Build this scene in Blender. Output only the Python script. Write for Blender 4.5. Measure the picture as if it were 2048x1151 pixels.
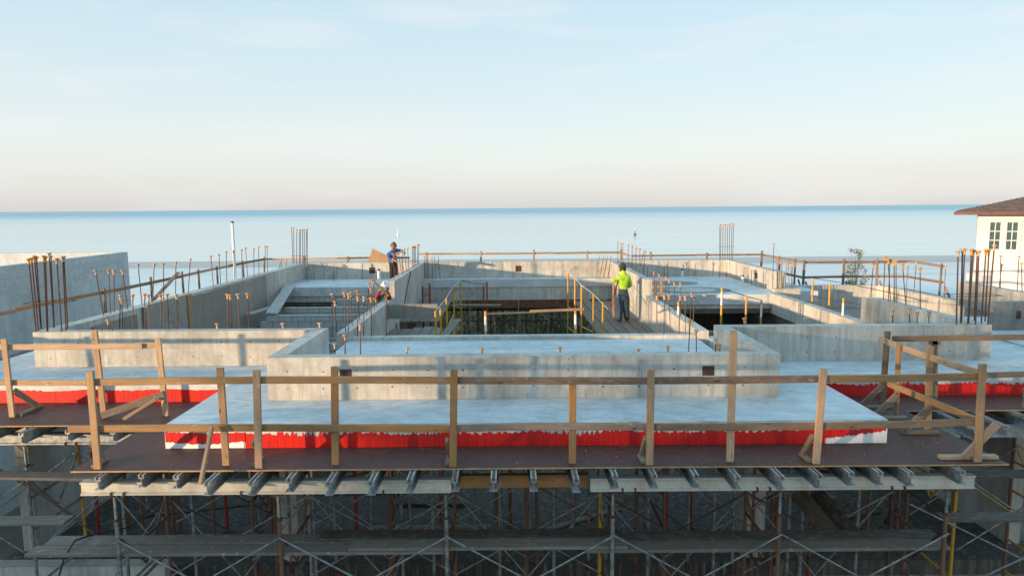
import bpy, bmesh, math, random
from mathutils import Vector, Matrix

# ------------------------------------------------------------------ camera, sky, sun, exposure
for o in list(bpy.data.objects): bpy.data.objects.remove(o)
SC = bpy.context.scene
COL = SC.collection
H0 = 9.7                                   # camera height above the sand; all heights below are given from the camera down
PITCH, ROLL, LENS = math.radians(6.69), math.radians(0.45), 24.0
SUN_EL, SUN_AZ = math.radians(5.2), math.radians(55.0)   # azimuth of travel, from +Y towards +X
cam = bpy.data.cameras.new('camera'); CAM = bpy.data.objects.new('camera', cam); COL.objects.link(CAM)
cam.lens = LENS; cam.sensor_width = 36; cam.clip_start = 0.1; cam.clip_end = 60000
RC = Matrix.Rotation(math.pi/2 - PITCH, 3, 'X') @ Matrix.Rotation(-ROLL, 3, 'Z')
CAM.matrix_world = Matrix.Translation((0, 0, H0)) @ RC.to_4x4()
SC.camera = CAM
SC.view_settings.view_transform = 'Standard'; SC.view_settings.look = 'None'
SC.view_settings.exposure = 1.08; SC.view_settings.gamma = 1

world = bpy.data.worlds.new('World'); SC.world = world; world.use_nodes = True
nt = world.node_tree; nt.nodes.clear()
def N(t, ty, **k):
    n = t.nodes.new(ty)
    for a, b in k.items():
        if a.startswith('i_'): n.inputs[a[2:].replace('_', ' ')].default_value = b
        else: setattr(n, a, b)
    return n
sky = N(nt, 'ShaderNodeTexSky', sky_type='NISHITA', sun_disc=False, sun_elevation=SUN_EL,
        sun_rotation=math.pi + SUN_AZ, altitude=0, air_density=1.0, dust_density=1.2, ozone_density=2.0)
bg = N(nt, 'ShaderNodeBackground'); bg.inputs['Strength'].default_value = 0.15
wo = N(nt, 'ShaderNodeOutputWorld')
# thin high cloud streaks and the pale haze low over the sea
tc = N(nt, 'ShaderNodeTexCoord')
mp = N(nt, 'ShaderNodeMapping'); mp.inputs['Scale'].default_value = (2.2, 2.2, 14)
nt.links.new(tc.outputs['Generated'], mp.inputs[0])
cn = N(nt, 'ShaderNodeTexNoise'); cn.inputs['Scale'].default_value = 1.6; cn.inputs['Detail'].default_value = 6
nt.links.new(mp.outputs[0], cn.inputs['Vector'])
cr = N(nt, 'ShaderNodeMapRange'); cr.inputs[1].default_value = .52; cr.inputs[2].default_value = .78; cr.inputs[4].default_value = .55
nt.links.new(cn.outputs[0], cr.inputs[0])
sx = N(nt, 'ShaderNodeSeparateXYZ'); nt.links.new(tc.outputs['Generated'], sx.inputs[0])
hz = N(nt, 'ShaderNodeValToRGB'); nt.links.new(sx.outputs[2], hz.inputs[0])
SKYRAMP = [(0, (2.47, 2.47, 2.42)), (.025, (2.72, 2.69, 2.66)), (.08, (2.85, 2.98, 2.94)), (.15, (2.5, 2.88, 3.02)), (.276, (2.08, 2.68, 3.03)), (.6, (1.85, 3.25, 4.2)), (1, (1.65, 3.1, 4.2))]
while len(hz.color_ramp.elements) < len(SKYRAMP): hz.color_ramp.elements.new(.5)
for e, (p, c) in zip(hz.color_ramp.elements, SKYRAMP): e.position = p; e.color = (*c, 1)
mx = N(nt, 'ShaderNodeMix', data_type='RGBA'); mx.inputs[0].default_value = .85
nt.links.new(sky.outputs[0], mx.inputs[6]); nt.links.new(hz.outputs[0], mx.inputs[7])
mc = N(nt, 'ShaderNodeMix', data_type='RGBA'); mc.inputs[7].default_value = (2.85, 2.9, 2.9, 1)
nt.links.new(cr.outputs[0], mc.inputs[0]); nt.links.new(mx.outputs[2], mc.inputs[6])
nt.links.new(mc.outputs[2], bg.inputs[0]); nt.links.new(bg.outputs[0], wo.inputs[0])

sl = bpy.data.lights.new('sun', 'SUN'); sl.energy = 3.7; sl.angle = math.radians(.8); sl.color = (1, .69, .40)
SUN = bpy.data.objects.new('sun', sl); COL.objects.link(SUN)
SDIR = Vector((math.sin(SUN_AZ)*math.cos(SUN_EL), math.cos(SUN_AZ)*math.cos(SUN_EL), -math.sin(SUN_EL)))
SUN.rotation_euler = SDIR.to_track_quat('-Z', 'Y').to_euler(); SUN.location = (-40, -40, 30)

# ------------------------------------------------------------------ helpers
random.seed(7)
rnd = random.uniform
FPX = LENS/36*2048
def ray(u, v): return RC @ Vector(((u-1024)/FPX, (575.5-v)/FPX, -1))
def AZ(u, v, z): d = ray(u, v); return d*(z/d.z)
def AY(u, v, y): d = ray(u, v); return d*(y/d.y)
def AX(u, v, x): d = ray(u, v); return d*(x/d.x)
def on_line_x(u, x, z):          # the point on the line X=x, height z, seen in column u (for bars along a wall)
    lo, hi = 5., 60.
    for _ in range(40):
        m = (lo+hi)/2; p = RC.transposed() @ Vector((x, m, z)); uu = 1024 + FPX*p.x/-p.z
        if (uu-u)*(1 if x > 0 else -1) > 0: lo = m
        else: hi = m
    return Vector((x, lo, z))
def tag(o, label=None, cat=None, group=None, kind=None):
    if label: o['label'] = label
    if cat: o['category'] = cat
    if group: o['group'] = group
    if kind: o['kind'] = kind
    return o
def thing(name, loc, label, cat, group=None):
    o = bpy.data.objects.new(name, None); COL.objects.link(o); o.empty_display_size = .1
    o.location = (loc[0], loc[1], loc[2]+H0); return tag(o, label, cat, group)
def link(name, me, mats, parent=None, M=None):
    """one mesh object; mesh coordinates are camera-relative unless M is given"""
    o = bpy.data.objects.new(name, me); COL.objects.link(o)
    if not isinstance(mats, (list, tuple)): mats = [mats]
    if not me.materials:
        for m in mats: me.materials.append(m)
    T = Matrix.Translation((0, 0, H0))
    o.matrix_basis = T @ (M or Matrix())
    if parent:
        o.parent = parent
        # things keep an unrotated base; parts of parts are placed in the world as well
        pw = world_of(parent); o.matrix_parent_inverse = pw.inverted()
    return o
def world_of(o):
    m = o.matrix_basis if o.type != 'EMPTY' else Matrix.Translation(o.location)
    return m                      # basis is the world placement for every object made here
class MB:
    def __init__(s): s.v = []; s.f = []; s.m = []; s.sm = []
    def add(s, vs, fs, mi=0, smooth=False):
        n = len(s.v); s.v += [tuple(v) for v in vs]; s.f += [tuple(n+i for i in f) for f in fs]
        s.m += [mi]*len(fs); s.sm += [smooth]*len(fs); return s
    def box(s, x0, x1, y0, y1, z0, z1, mi=0):
        return s.add([(x, y, z) for z in (z0, z1) for y in (y0, y1) for x in (x0, x1)],
            [(0, 2, 3, 1), (4, 5, 7, 6), (0, 1, 5, 4), (2, 6, 7, 3), (0, 4, 6, 2), (1, 3, 7, 5)], mi)
    def tube(s, p, q, r, r2=None, n=8, cap=True, mi=0, smooth=True):
        p, q = Vector(p), Vector(q); r2 = r if r2 is None else r2
        d = (q-p).normalized(); a = d.orthogonal().normalized(); b = d.cross(a)
        vs = []
        for c, rr in ((p, r), (q, r2)):
            for i in range(n):
                t = 2*math.pi*i/n; vs.append(c + (a*math.cos(t)+b*math.sin(t))*rr)
        s.add(vs, [(i, (i+1) % n, n+(i+1) % n, n+i) for i in range(n)], mi, smooth)
        if cap: s.add(vs, [tuple(range(n))[::-1], tuple(range(n, 2*n))], mi)
        return s
    def path(s, pts, r, n=6, mi=0):
        for a, b in zip(pts, pts[1:]): s.tube(a, b, r, n=n, mi=mi)
        return s
    def lathe(s, prof, c=(0, 0, 0), n=10, mi=0, smooth=True):
        vs = []
        for r, z in prof:
            for i in range(n):
                t = 2*math.pi*i/n; vs.append((c[0]+r*math.cos(t), c[1]+r*math.sin(t), c[2]+z))
        fs = []
        for k in range(len(prof)-1):
            for i in range(n): fs.append((k*n+i, k*n+(i+1) % n, (k+1)*n+(i+1) % n, (k+1)*n+i))
        s.add(vs, fs, mi, smooth); return s
    def prism(s, poly, axis, a, b, mi=0):
        """polygon of (p,q) extruded along axis 'x','y' or 'z' from a to b"""
        def P(t, p, q): return {'x': (t, p, q), 'y': (p, t, q), 'z': (p, q, t)}[axis]
        n = len(poly); vs = [P(t, *pq) for t in (a, b) for pq in poly]
        return s.add(vs, [(i, (i+1) % n, n+(i+1) % n, n+i) for i in range(n)] + [tuple(range(n))[::-1], tuple(range(n, 2*n))], mi)
    def mesh(s, name):
        me = bpy.data.meshes.new(name); me.from_pydata(s.v, [], s.f); me.update()
        for p, m, k in zip(me.polygons, s.m, s.sm): p.material_index = m; p.use_smooth = k
        bm = bmesh.new(); bm.from_mesh(me); bmesh.ops.recalc_face_normals(bm, faces=bm.faces); bm.to_mesh(me); bm.free()
        return me
    def build(s, name, mats, parent=None, M=None): return link(name, s.mesh(name), mats, parent, M)
def frame_of(p, q, side=None):
    """matrix with local X from p to q; local Y as close to `side` as can be"""
    p, q = Vector(p), Vector(q); x = (q-p).normalized()
    y = Vector(side) if side else (Vector((0, 1, 0)) if abs(x.y) < .9 else Vector((1, 0, 0)))
    y = (y - x*y.dot(x)).normalized(); z = x.cross(y)
    M = Matrix((x, y, z)).transposed().to_4x4(); M.translation = (p+q)/2
    return M, (q-p).length
def board(name, p, q, w, t, mat, parent=None, side=None, chamf=.004, warp=0):
    """timber from p to q; t thick along `side`, w wide across it"""
    M, L = frame_of(p, q, side); b = MB(); c = min(chamf, t*.3)
    prof = [(-t/2+c, -w/2), (t/2-c, -w/2), (t/2, -w/2+c), (t/2, w/2-c), (t/2-c, w/2), (-t/2+c, w/2), (-t/2, w/2-c), (-t/2, -w/2+c)]
    e1, e2 = rnd(-.004, .004), rnd(-.004, .004)
    seg = 4 if warp else 1; vs = []; fs = []
    for k in range(seg+1):
        xx = -L/2 + L*k/seg + (e1 if k == 0 else e2 if k == seg else 0); s_ = warp*math.sin(math.pi*k/seg)
        vs += [(xx, a+s_*.3, z_+s_) for a, z_ in prof]
    for k in range(seg):
        fs += [(k*8+i, k*8+(i+1) % 8, k*8+8+(i+1) % 8, k*8+8+i) for i in range(8)]
    fs += [tuple(range(8))[::-1], tuple(range(seg*8, seg*8+8))]
    b.add(vs, fs); return b.build(name, mat, parent, M)

# ------------------------------------------------------------------ materials (all procedural)
MATS = {}
def new_mat(name):
    m = bpy.data.materials.new(name); m.use_nodes = True; t = m.node_tree
    for n in list(t.nodes):
        if n.type not in ('BSDF_PRINCIPLED', 'OUTPUT_MATERIAL'): t.nodes.remove(n)
    MATS[name] = m; return m, t, t.nodes['Principled BSDF']
def coords(t, scale=(1, 1, 1), perobj=False, kind='Object'):
    tc = N(t, 'ShaderNodeTexCoord'); mp = N(t, 'ShaderNodeMapping'); mp.inputs['Scale'].default_value = scale
    t.links.new(tc.outputs[kind], mp.inputs[0])
    if perobj:
        oi = N(t, 'ShaderNodeObjectInfo'); mm = N(t, 'ShaderNodeMath', operation='MULTIPLY'); mm.inputs[1].default_value = 37
        cb = N(t, 'ShaderNodeCombineXYZ'); t.links.new(oi.outputs['Random'], mm.inputs[0])
        for i in range(3): t.links.new(mm.outputs[0], cb.inputs[i])
        t.links.new(cb.outputs[0], mp.inputs['Location'])
    return mp.outputs[0]
def noise(t, vec, scale, detail=4, rough=.55, dist=0):
    n = N(t, 'ShaderNodeTexNoise'); n.inputs['Scale'].default_value = scale; n.inputs['Detail'].default_value = detail
    n.inputs['Roughness'].default_value = rough; n.inputs['Distortion'].default_value = dist
    t.links.new(vec, n.inputs['Vector']); return n.outputs[0]
def mrange(t, x, a, b, c=0, d=1):
    n = N(t, 'ShaderNodeMapRange'); n.inputs[1].default_value = a; n.inputs[2].default_value = b; n.inputs[3].default_value = c; n.inputs[4].default_value = d
    t.links.new(x, n.inputs[0]); return n.outputs[0]
def mix(t, fac, a, b, mode='MIX'):
    n = N(t, 'ShaderNodeMix', data_type='RGBA', blend_type=mode)
    for i, x in ((0, fac), (6, a), (7, b)):
        if hasattr(x, 'links'): t.links.new(x, n.inputs[i])
        elif i == 0: n.inputs[0].default_value = x
        else: n.inputs[i].default_value = (*x, 1)
    return n.outputs[2]
def mul(t, a, b, op='MULTIPLY'):
    n = N(t, 'ShaderNodeMath', operation=op)
    for i, x in enumerate((a, b)):
        if hasattr(x, 'links'): t.links.new(x, n.inputs[i])
        else: n.inputs[i].default_value = x
    return n.outputs[0]
def bump(t, bs, h, strength=.3, dist=.01):
    n = N(t, 'ShaderNodeBump'); n.inputs['Strength'].default_value = strength; n.inputs['Distance'].default_value = dist
    t.links.new(h, n.inputs['Height']); t.links.new(n.outputs[0], bs.inputs['Normal'])
def concrete(name, c, dark=.62, streak=.5, tint=(.30, .25, .19), rough=.85):
    m, t, b = new_mat(name); v = coords(t)
    big = noise(t, v, .55, 5, .6); mid = noise(t, v, 3.5, 6, .65, .6); fine = noise(t, v, 38, 3, .6)
    st = noise(t, coords(t, (6, 6, .55)), 1.5, 5, .7)
    pit = noise(t, v, 22, 2)
    col = mix(t, mrange(t, big, .40, .60), tuple(x*dark for x in c), c)
    bg_ = noise(t, coords(t, (.9, .9, 1.6)), 1.1, 6, .7, .8); col = mix(t, mrange(t, bg_, .48, .62, 0, .55 if streak > .5 else 0), col, (c[0]*1.02, c[1]*.90, c[2]*.74))
    col = mix(t, mrange(t, mid, .38, .66, 0, .65), col, tuple(min(1, x*1.22) for x in c))
    col = mix(t, mrange(t, st, .50, .66, 0, streak), col, tint)
    s2 = noise(t, coords(t, (3.2, 3.2, .22)), 1.1, 6, .75); col = mix(t, mrange(t, s2, .50, .66, 0, streak*.9), col, tuple(x*.5 for x in c))
    s3 = noise(t, coords(t, (9, 9, .8)), 1.2, 4, .7); col = mix(t, mrange(t, s3, .57, .70, 0, streak*.8), col, (.62, .60, .56))
    if streak < .3:
        tw = noise(t, coords(t, (.35, 1.6, 1)), 1.7, 7, .75, 1.5); col = mix(t, mrange(t, tw, .53, .66, 0, .6), col, (.70, .72, .72)); col = mix(t, mrange(t, tw, .36, .46, .5, 0), col, (.36, .38, .39))
        ft = noise(t, coords(t, (2.5, 5, 1)), 2.3, 5, .7); col = mix(t, mrange(t, ft, .60, .70, 0, .5), col, (.34, .335, .32))
    if streak > .3:      # each form panel came off with a slightly different tone
        sn = N(t, 'ShaderNodeVectorMath', operation='SNAP'); sn.inputs[1].default_value = (1.22, 1.22, 40); t.links.new(v, sn.inputs[0])
        wn = N(t, 'ShaderNodeTexWhiteNoise'); t.links.new(sn.outputs[0], wn.inputs['Vector']); col = mix(t, mrange(t, wn.outputs[0], 0, 1, .0, .28), col, tuple(x*.62 for x in c))
    col = mix(t, mrange(t, fine, .30, .42, .35, 0), col, tuple(x*.45 for x in c))
    col = mix(t, mrange(t, pit, .23, .29, .7, 0), col, (.10, .095, .085))
    t.links.new(col, b.inputs['Base Color']); b.inputs['Roughness'].default_value = rough
    bump(t, b, mul(t, mid, fine, 'ADD'), .35, .006); return m
def wood(name, c, c2, knots=True, rough=.75, grain=1.0):
    m, t, b = new_mat(name); v = coords(t, (1, 1, 1), True)
    vg = coords(t, (.9, 22, 22), True); g = noise(t, vg, 2.2*grain, 5, .6, .4); l = noise(t, v, 1.4, 3)
    oi = N(t, 'ShaderNodeObjectInfo')
    col = mix(t, mrange(t, g, .32, .68), c2, c)
    col = mix(t, mrange(t, l, .35, .7, 0, .55), col, tuple(x*.55 for x in c))
    st = noise(t, coords(t, (3.5, 9, 9), True), 1.6, 5, .7); col = mix(t, mrange(t, st, .47, .64, 0, .6), col, (.22, .18, .145))
    ce = noise(t, coords(t, (7, 7, 7), True), 1.5, 5, .75); col = mix(t, mrange(t, ce, .60, .68, 0, .55), col, (.48, .45, .41))
    hv = N(t, 'ShaderNodeHueSaturation'); t.links.new(mrange(t, oi.outputs['Random'], 0, 1, .76, 1.18), hv.inputs['Value'])
    t.links.new(mrange(t, oi.outputs['Random'], 0, 1, 1.12, .8), hv.inputs['Saturation']); t.links.new(col, hv.inputs['Color']); col = hv.outputs[0]
    if knots:
        vo = N(t, 'ShaderNodeTexVoronoi'); vo.inputs['Scale'].default_value = 2.6; t.links.new(coords(t, (1, 3.2, 3.2), True), vo.inputs['Vector'])
        col = mix(t, mrange(t, vo.outputs['Distance'], .05, .12, .85, 0), col, tuple(x*.25 for x in c2))
    t.links.new(col, b.inputs['Base Color']); b.inputs['Roughness'].default_value = rough
    bump(t, b, g, .25, .003); return m
def plain(name, c, rough=.6, metal=0, var=.35, scale=9, c2=None, perobj=True, thr=(.4, .65)):
    m, t, b = new_mat(name); n = noise(t, coords(t, (1, 1, 1), perobj), scale, 5, .65)
    col = mix(t, mrange(t, n, *thr), c, c2 or tuple(x*(1-var) for x in c))
    t.links.new(col, b.inputs['Base Color']); b.inputs['Roughness'].default_value = rough; b.inputs['Metallic'].default_value = metal
    return m
concrete('concrete', (.49, .472, .435), .58, .66); concrete('concrete_pale', (.52, .54, .54), .8, .34, (.42, .42, .40)); concrete('concrete_slab', (.49, .51, .515), .74, .24, (.62, .64, .64), .7)
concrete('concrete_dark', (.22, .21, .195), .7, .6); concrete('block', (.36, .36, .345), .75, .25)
wood('pine', (.47, .275, .125), (.30, .16, .07)); wood('pine_old', (.27, .185, .12), (.15, .10, .065)); wood('plank_pale', (.46, .44, .41), (.33, .31, .285), False, .85); wood('pine_brown', (.19, .11, .062), (.10, .055, .032))
wood('plank_grey', (.235, .185, .145), (.135, .10, .078), False, .85); wood('plank_brown', (.135, .10, .08), (.08, .058, .046), False, .85)
wood('form_ply', (.37, .325, .28), (.25, .21, .175), False, .8, .5)
wood('beam_wood', (.44, .24, .09), (.30, .15, .05), False)
plain('ply_edge', (.42, .27, .13), .8); plain('rust', (.095, .05, .035), .9, 0, .5, 25, (.05, .03, .024))
plain('rust_light', (.16, .08, .05), .9, 0, .4, 20, (.09, .05, .036))
plain('cap_orange', (.60, .26, .045), .55, 0, .3, 14, (.42, .17, .05)); plain('cap_pale', (.60, .33, .18), .6, 0, .3, 14)
plain('cap_dusty', (.45, .33, .25), .75, 0, .3, 14)
plain('aluminium', (.50, .52, .53), .38, .75, .45, 12); plain('aluminium_pale', (.62, .58, .50), .5, .25, .25, 6)
plain('galv', (.30, .31, .295), .6, .35, .6, 10); plain('steel_brown', (.14, .085, .06), .75, .1, .6, 12, (.20, .085, .045))
plain('paint_red', (.42, .02, .02), .5, 0, .7, 14, (.13, .03, .025)); plain('paint_yellow', (.55, .30, .025), .5, 0, .4, 9, (.42, .20, .03))
plain('paint_white', (.72, .70, .66), .6, 0, .25, 8); plain('pvc', (.78, .78, .76), .4, 0, .1); plain('black', (.02, .02, .022), .6)
plain('cable', (.035, .035, .04), .6); plain('hose', (.17, .035, .05), .6); plain('steel_beam', (.16, .06, .03), .8, 0, .5, 5)
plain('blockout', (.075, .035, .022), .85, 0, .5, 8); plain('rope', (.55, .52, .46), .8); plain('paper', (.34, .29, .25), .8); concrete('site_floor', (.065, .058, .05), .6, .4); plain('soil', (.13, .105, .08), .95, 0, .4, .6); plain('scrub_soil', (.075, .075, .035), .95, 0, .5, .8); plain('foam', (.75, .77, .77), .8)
plain('primer_white', (.80, .80, .80), .6, 0, .12, 4)
# red membrane brushed on the slab edge
m, t, b = new_mat('red_membrane'); s_ = noise(t, coords(t, (26, 26, 1.2)), 2.2, 4, .6); l_ = noise(t, coords(t), 1.1, 3)
t.links.new(mix(t, mrange(t, l_, .45, .7, 0, .35), mix(t, mrange(t, s_, .3, .72), (.34, .006, .005), (.76, .020, .012)), (.36, .008, .008)), b.inputs['Base Color'])
b.inputs['Roughness'].default_value = .38; bump(t, b, s_, .3, .004)
# film-faced plywood of the deck: dark red-brown, scuffed and dusty
m, t, b = new_mat('deck_ply'); v = coords(t)
a_ = noise(t, v, 1.3, 6, .65); d_ = noise(t, coords(t, (2, 7, 2)), 3, 6, .7); sp = noise(t, v, 46, 2)
oi = N(t, 'ShaderNodeObjectInfo')
col = mix(t, mrange(t, a_, .35, .7), (.095, .036, .026), (.058, .028, .022)); col = mix(t, mrange(t, oi.outputs['Random'], 0, 1, 0, .5), col, (.07, .042, .036))
col = mix(t, mrange(t, d_, .55, .75, 0, .55), col, (.21, .165, .15)); col = mix(t, mrange(t, sp, .70, .76, 0, .6), col, (.35, .3, .26))
t.links.new(col, b.inputs['Base Color']); t.links.new(mrange(t, d_, .4, .7, .48, .8), b.inputs['Roughness']); b.inputs['Specular IOR Level'].default_value = .3; bump(t, b, d_, .15, .003)
# beach
m, t, b = new_mat('sand'); v = coords(t); tcg = N(t, 'ShaderNodeTexCoord'); sp_ = N(t, 'ShaderNodeSeparateXYZ'); t.links.new(tcg.outputs['Object'], sp_.inputs[0])
n1 = noise(t, coords(t, (.02, .10, 1)), 2, 5, .6, .6); n2 = noise(t, v, .9, 6, .7); n3 = noise(t, coords(t, (.012, .25, 1)), 1.2, 3, .5)
col = mix(t, mrange(t, n2, .35, .65), (.66, .63, .59), (.75, .72, .68)); col = mix(t, mrange(t, n1, .5, .66, 0, .45), col, (.46, .42, .38))
wet = mrange(t, mul(t, sp_.outputs[1], mul(t, n3, 22), 'ADD'), 128, 140)
col = mix(t, wet, col, (.30, .265, .235)); t.links.new(col, b.inputs['Base Color']); t.links.new(mrange(t, wet, 0, 1, .9, .28), b.inputs['Roughness'])
bump(t, b, n2, .6, .08)
# sea: glassy inshore, ruffled further out
m, t, b = new_mat('sea'); tcg = N(t, 'ShaderNodeTexCoord'); sp_ = N(t, 'ShaderNodeSeparateXYZ'); t.links.new(tcg.outputs['Object'], sp_.inputs[0])
w1 = noise(t, coords(t, (.05, .30, 1)), 1.3, 5, .6, .3); w2 = noise(t, coords(t, (.012, .05, 1)), 1, 3); w3 = noise(t, coords(t, (.0008, .006, 1)), 1, 4)
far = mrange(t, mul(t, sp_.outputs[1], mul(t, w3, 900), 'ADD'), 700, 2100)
rip = mrange(t, noise(t, coords(t, (.018, .33, 1)), 1, 4, .6, .3), .56, .66); rip = mul(t, rip, mrange(t, sp_.outputs[1], 150, 330, 1, .12))
h = mul(t, mul(t, w1, .7), mul(t, w2, 1.2), 'ADD')
bn = N(t, 'ShaderNodeBump'); bn.inputs['Distance'].default_value = .6; t.links.new(h, bn.inputs['Height'])
t.links.new(mul(t, mrange(t, far, 0, 1, .14, .8), mul(t, rip, 1.3), 'ADD'), bn.inputs['Strength']); t.links.new(bn.outputs[0], b.inputs['Normal'])
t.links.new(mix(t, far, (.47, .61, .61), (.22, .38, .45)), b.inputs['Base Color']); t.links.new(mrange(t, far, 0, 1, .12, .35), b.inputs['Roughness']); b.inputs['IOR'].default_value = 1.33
# neighbours, plants, people
plain('stucco', (.58, .61, .63), .85, 0, .10, 3); plain('trim_white', (.66, .645, .60), .5, 0, .08); plain('gutter', (.10, .04, .03), .45, .3, .4, 5)
plain('shingle', (.085, .065, .062), .9, 0, .45, 3, (.13, .095, .08)); plain('glass', (.06, .11, .14), .08, 0, .3, 2)
plain('leaf', (.075, .095, .035), .85, 0, .5, 1.5, (.04, .06, .02)); plain('leaf_dune', (.17, .155, .065), .9, 0, .4, 1.2, (.09, .10, .04)); plain('bark', (.16, .12, .09), .9)
plain('skin', (.30, .155, .10), .6, 0, .15); plain('hi_vis', (.42, .66, .03), .85, 0, .35, 9); plain('denim', (.028, .055, .085), .9, 0, .35, 14, (.055, .08, .105))
plain('boot', (.09, .06, .045), .8); plain('blue_cloth', (.03, .10, .33), .85); plain('vest_grey', (.20, .19, .18), .85); plain('dark_cloth', (.022, .018, .016), .9)
plain('red_cloth', (.26, .022, .03), .85); plain('shirt_grey', (.13, .15, .16), .85); plain('hat_dark', (.03, .028, .027), .5); plain('hat_brown', (.16, .075, .045), .6); plain('hat_white', (.82, .82, .80), .35)
plain('glove', (.22, .27, .14), .85); plain('hair', (.015, .012, .01), .7)
M_ = MATS
for nm in ('hi_vis', 'denim', 'blue_cloth', 'vest_grey', 'dark_cloth', 'red_cloth', 'shirt_grey'):      # folds in the cloth
    t = M_[nm].node_tree; bump(t, t.nodes['Principled BSDF'], noise(t, coords(t, (1, 1, .6)), 10, 3, .5, 1.2), .45, .03)

# ------------------------------------------------------------------ setting
D, S, T = -3.2, -2.87, -2.21               # formwork deck, roof slab, wall tops (below the camera)
FL, G, SEA = -6.5, -9.7, -10.9             # floor below, sand, sea
b = MB(); xs = [-9000, -2500, -600, -200, -80, -40, 0, 40, 80, 200, 600, 2500, 9000]
ys = [(-4000, 0), (-400, 0), (-60, 0), (60, 0), (95, 0), (118, -.45), (140, -1.0), (147, -1.22), (165, -2.2), (400, -5)]
vs = [(x, y, G+z) for y, z in ys for x in xs]; n = len(xs)
b.add(vs, [(j*n+i, j*n+i+1, (j+1)*n+i+1, (j+1)*n+i) for j in range(len(ys)-1) for i in range(n-1)], 0, True)
tag(b.build('sand_ground', M_['sand']), kind='structure')
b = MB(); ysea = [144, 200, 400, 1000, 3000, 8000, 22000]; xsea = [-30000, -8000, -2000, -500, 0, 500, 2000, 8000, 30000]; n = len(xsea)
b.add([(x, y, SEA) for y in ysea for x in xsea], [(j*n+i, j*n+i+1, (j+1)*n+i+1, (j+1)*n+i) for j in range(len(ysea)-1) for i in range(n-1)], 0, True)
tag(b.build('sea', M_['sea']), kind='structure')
tag(MB().add([(-60, -30, G+.02), (60, -30, G+.02), (60, 30, G+.02), (-60, 30, G+.02)], [(0, 1, 2, 3)]).build('site_ground', M_['soil']), kind='structure')
b = MB(); n = 40; b.add([(.3+15*math.cos(k*2*math.pi/n)*(1+.06*math.sin(k*3)), 54+21*math.sin(k*2*math.pi/n)*(1+.05*math.cos(5*k)), G+.04) for k in range(n)], [tuple(range(n))])
tag(b.build('dune_ground', M_['scrub_soil']), kind='structure')
b = MB(); vs = []
for i in range(260):
    x = -130+i; w = .25+.5*random.random()**2; y = 144.9+.8*math.sin(x*.045)+.35*math.sin(x*.21+1); vs += [(x, y-w, SEA+.012), (x, y+w*.6, SEA+.012)]
b.add(vs, [(2*i, 2*i+2, 2*i+3, 2*i+1) for i in range(259)]); tag(b.build('surf_line', M_['foam']), 'thin white line of surf along the beach', 'surf', kind='stuff')

# ------------------------------------------------------------------ the concrete house
HOUSE = thing('concrete_house', (.16, 12, G), 'unfinished cast concrete house with parapet walls and open roof bays above the beach', 'building')
C, CS, CD = M_['concrete'], M_['concrete_slab'], M_['concrete_dark']
def part(name, mat, *boxes, par=None):
    b = MB()
    for bx in boxes: b.box(*bx)
    return b.build(name, mat, par or HOUSE)
SB = D+.004
PORCH = part('roof_slab', CS, (-4.70, 5.05, 8.92, 11.2, SB, S), (-9.95, 10.35, 11.2, 12.45, SB, S))
part('roof_slab', CS, (-3.60, 4.05, 12.453, 14.72, SB, S-.002))
part('roof_slab', CS, (-9.95, -8.60, 12.453, 29.2, SB, S-.003))
part('roof_slab', CS, (8.50, 10.35, 12.453, 16.1, SB, S-.003))
part('roof_slab', CS, (8.80, 10.35, 22.9, 29.2, SB, S-.003))
part('roof_slab', CS, (-8.553, -3.86, 25.1, 29.2, SB, S)); part('edge_beam', C, (-8.55, -3.87, 25.14, 25.5, -3.42, SB-.002))
part('roof_slab', CS, (-3.857, 4.297, 27.55, 31.2, SB, S)); part('edge_beam', C, (-3.6, 4.05, 27.58, 27.9, -3.72, SB-.002))
part('roof_slab', CS, (4.30, 8.797, 22.15, 29.2, SB, S)); part('edge_beam', C, (4.31, 8.49, 22.19, 22.5, -3.34, SB-.002))
part('roof_slab', CS, (-8.55, -3.86, 12.453, 13.4, SB, S-.3+.3-.006)); part('roof_slab', CS, (4.30, 8.497, 12.453, 14.9, SB, S-.004))
# front parapet, returns and wing parapets
def wall(x0, x1, y0, y1, z0=S, z1=T, name='parapet_wall', mat=None): return part(name, mat or C, (x0, x1, y0, y1, z0+.002, z1))
WF = wall(-3.70, 4.03, 10.08, 10.30)
wall(-3.70, -3.46, 10.303, 12.427); wall(3.79, 4.03, 10.303, 12.427)
WL = wall(-8.86, -3.46, 12.43, 12.67, S, T-.002); WR = wall(3.79, 8.86, 12.43, 12.67, S, T-.002)
# long side walls
LW = wall(-8.86, -8.56, 12.673, 28.15, -3.9); wall(-8.857, -3.86, 28.153, 28.4); wall(-3.6, 4.05, 28.153, 28.4, S, T+.002); wall(4.297, 9.20, 28.153, 28.4)
wall(8.90, 9.20, 22.85, 28.15)
RW = wall(8.60, 8.86, 12.673, 16.30, -3.9); wall(8.42, 8.597, 16.08, 16.30, -3.9, T-.003)
part('curb', C, (8.76, 9.6, 22.55, 22.847, S-.5, S+.12))
# bay dividing walls: high part, stepped low part
for x0, x1 in ((-3.857, -3.603), (4.053, 4.297)):
    wall(x0, x1, 20.8, 28.15, -3.95, T, 'bay_wall'); wall(x0, x1, 14.72, 20.797, -3.95, -2.70, 'bay_wall')
part('curb', C, (-3.86, 4.30, 14.723, 14.95, -3.25, -2.79))
part('edge_beam', C, (8.503, 8.757, 16.303, 22.55, -3.5, S+.02))
part('cross_beam', CD, (-3.6, -2.15, 19.45, 19.62, -3.15, -2.74))
part('cross_beam', C, (4.30, 8.5, 14.9, 15.1, -3.3, S-.02))
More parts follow.
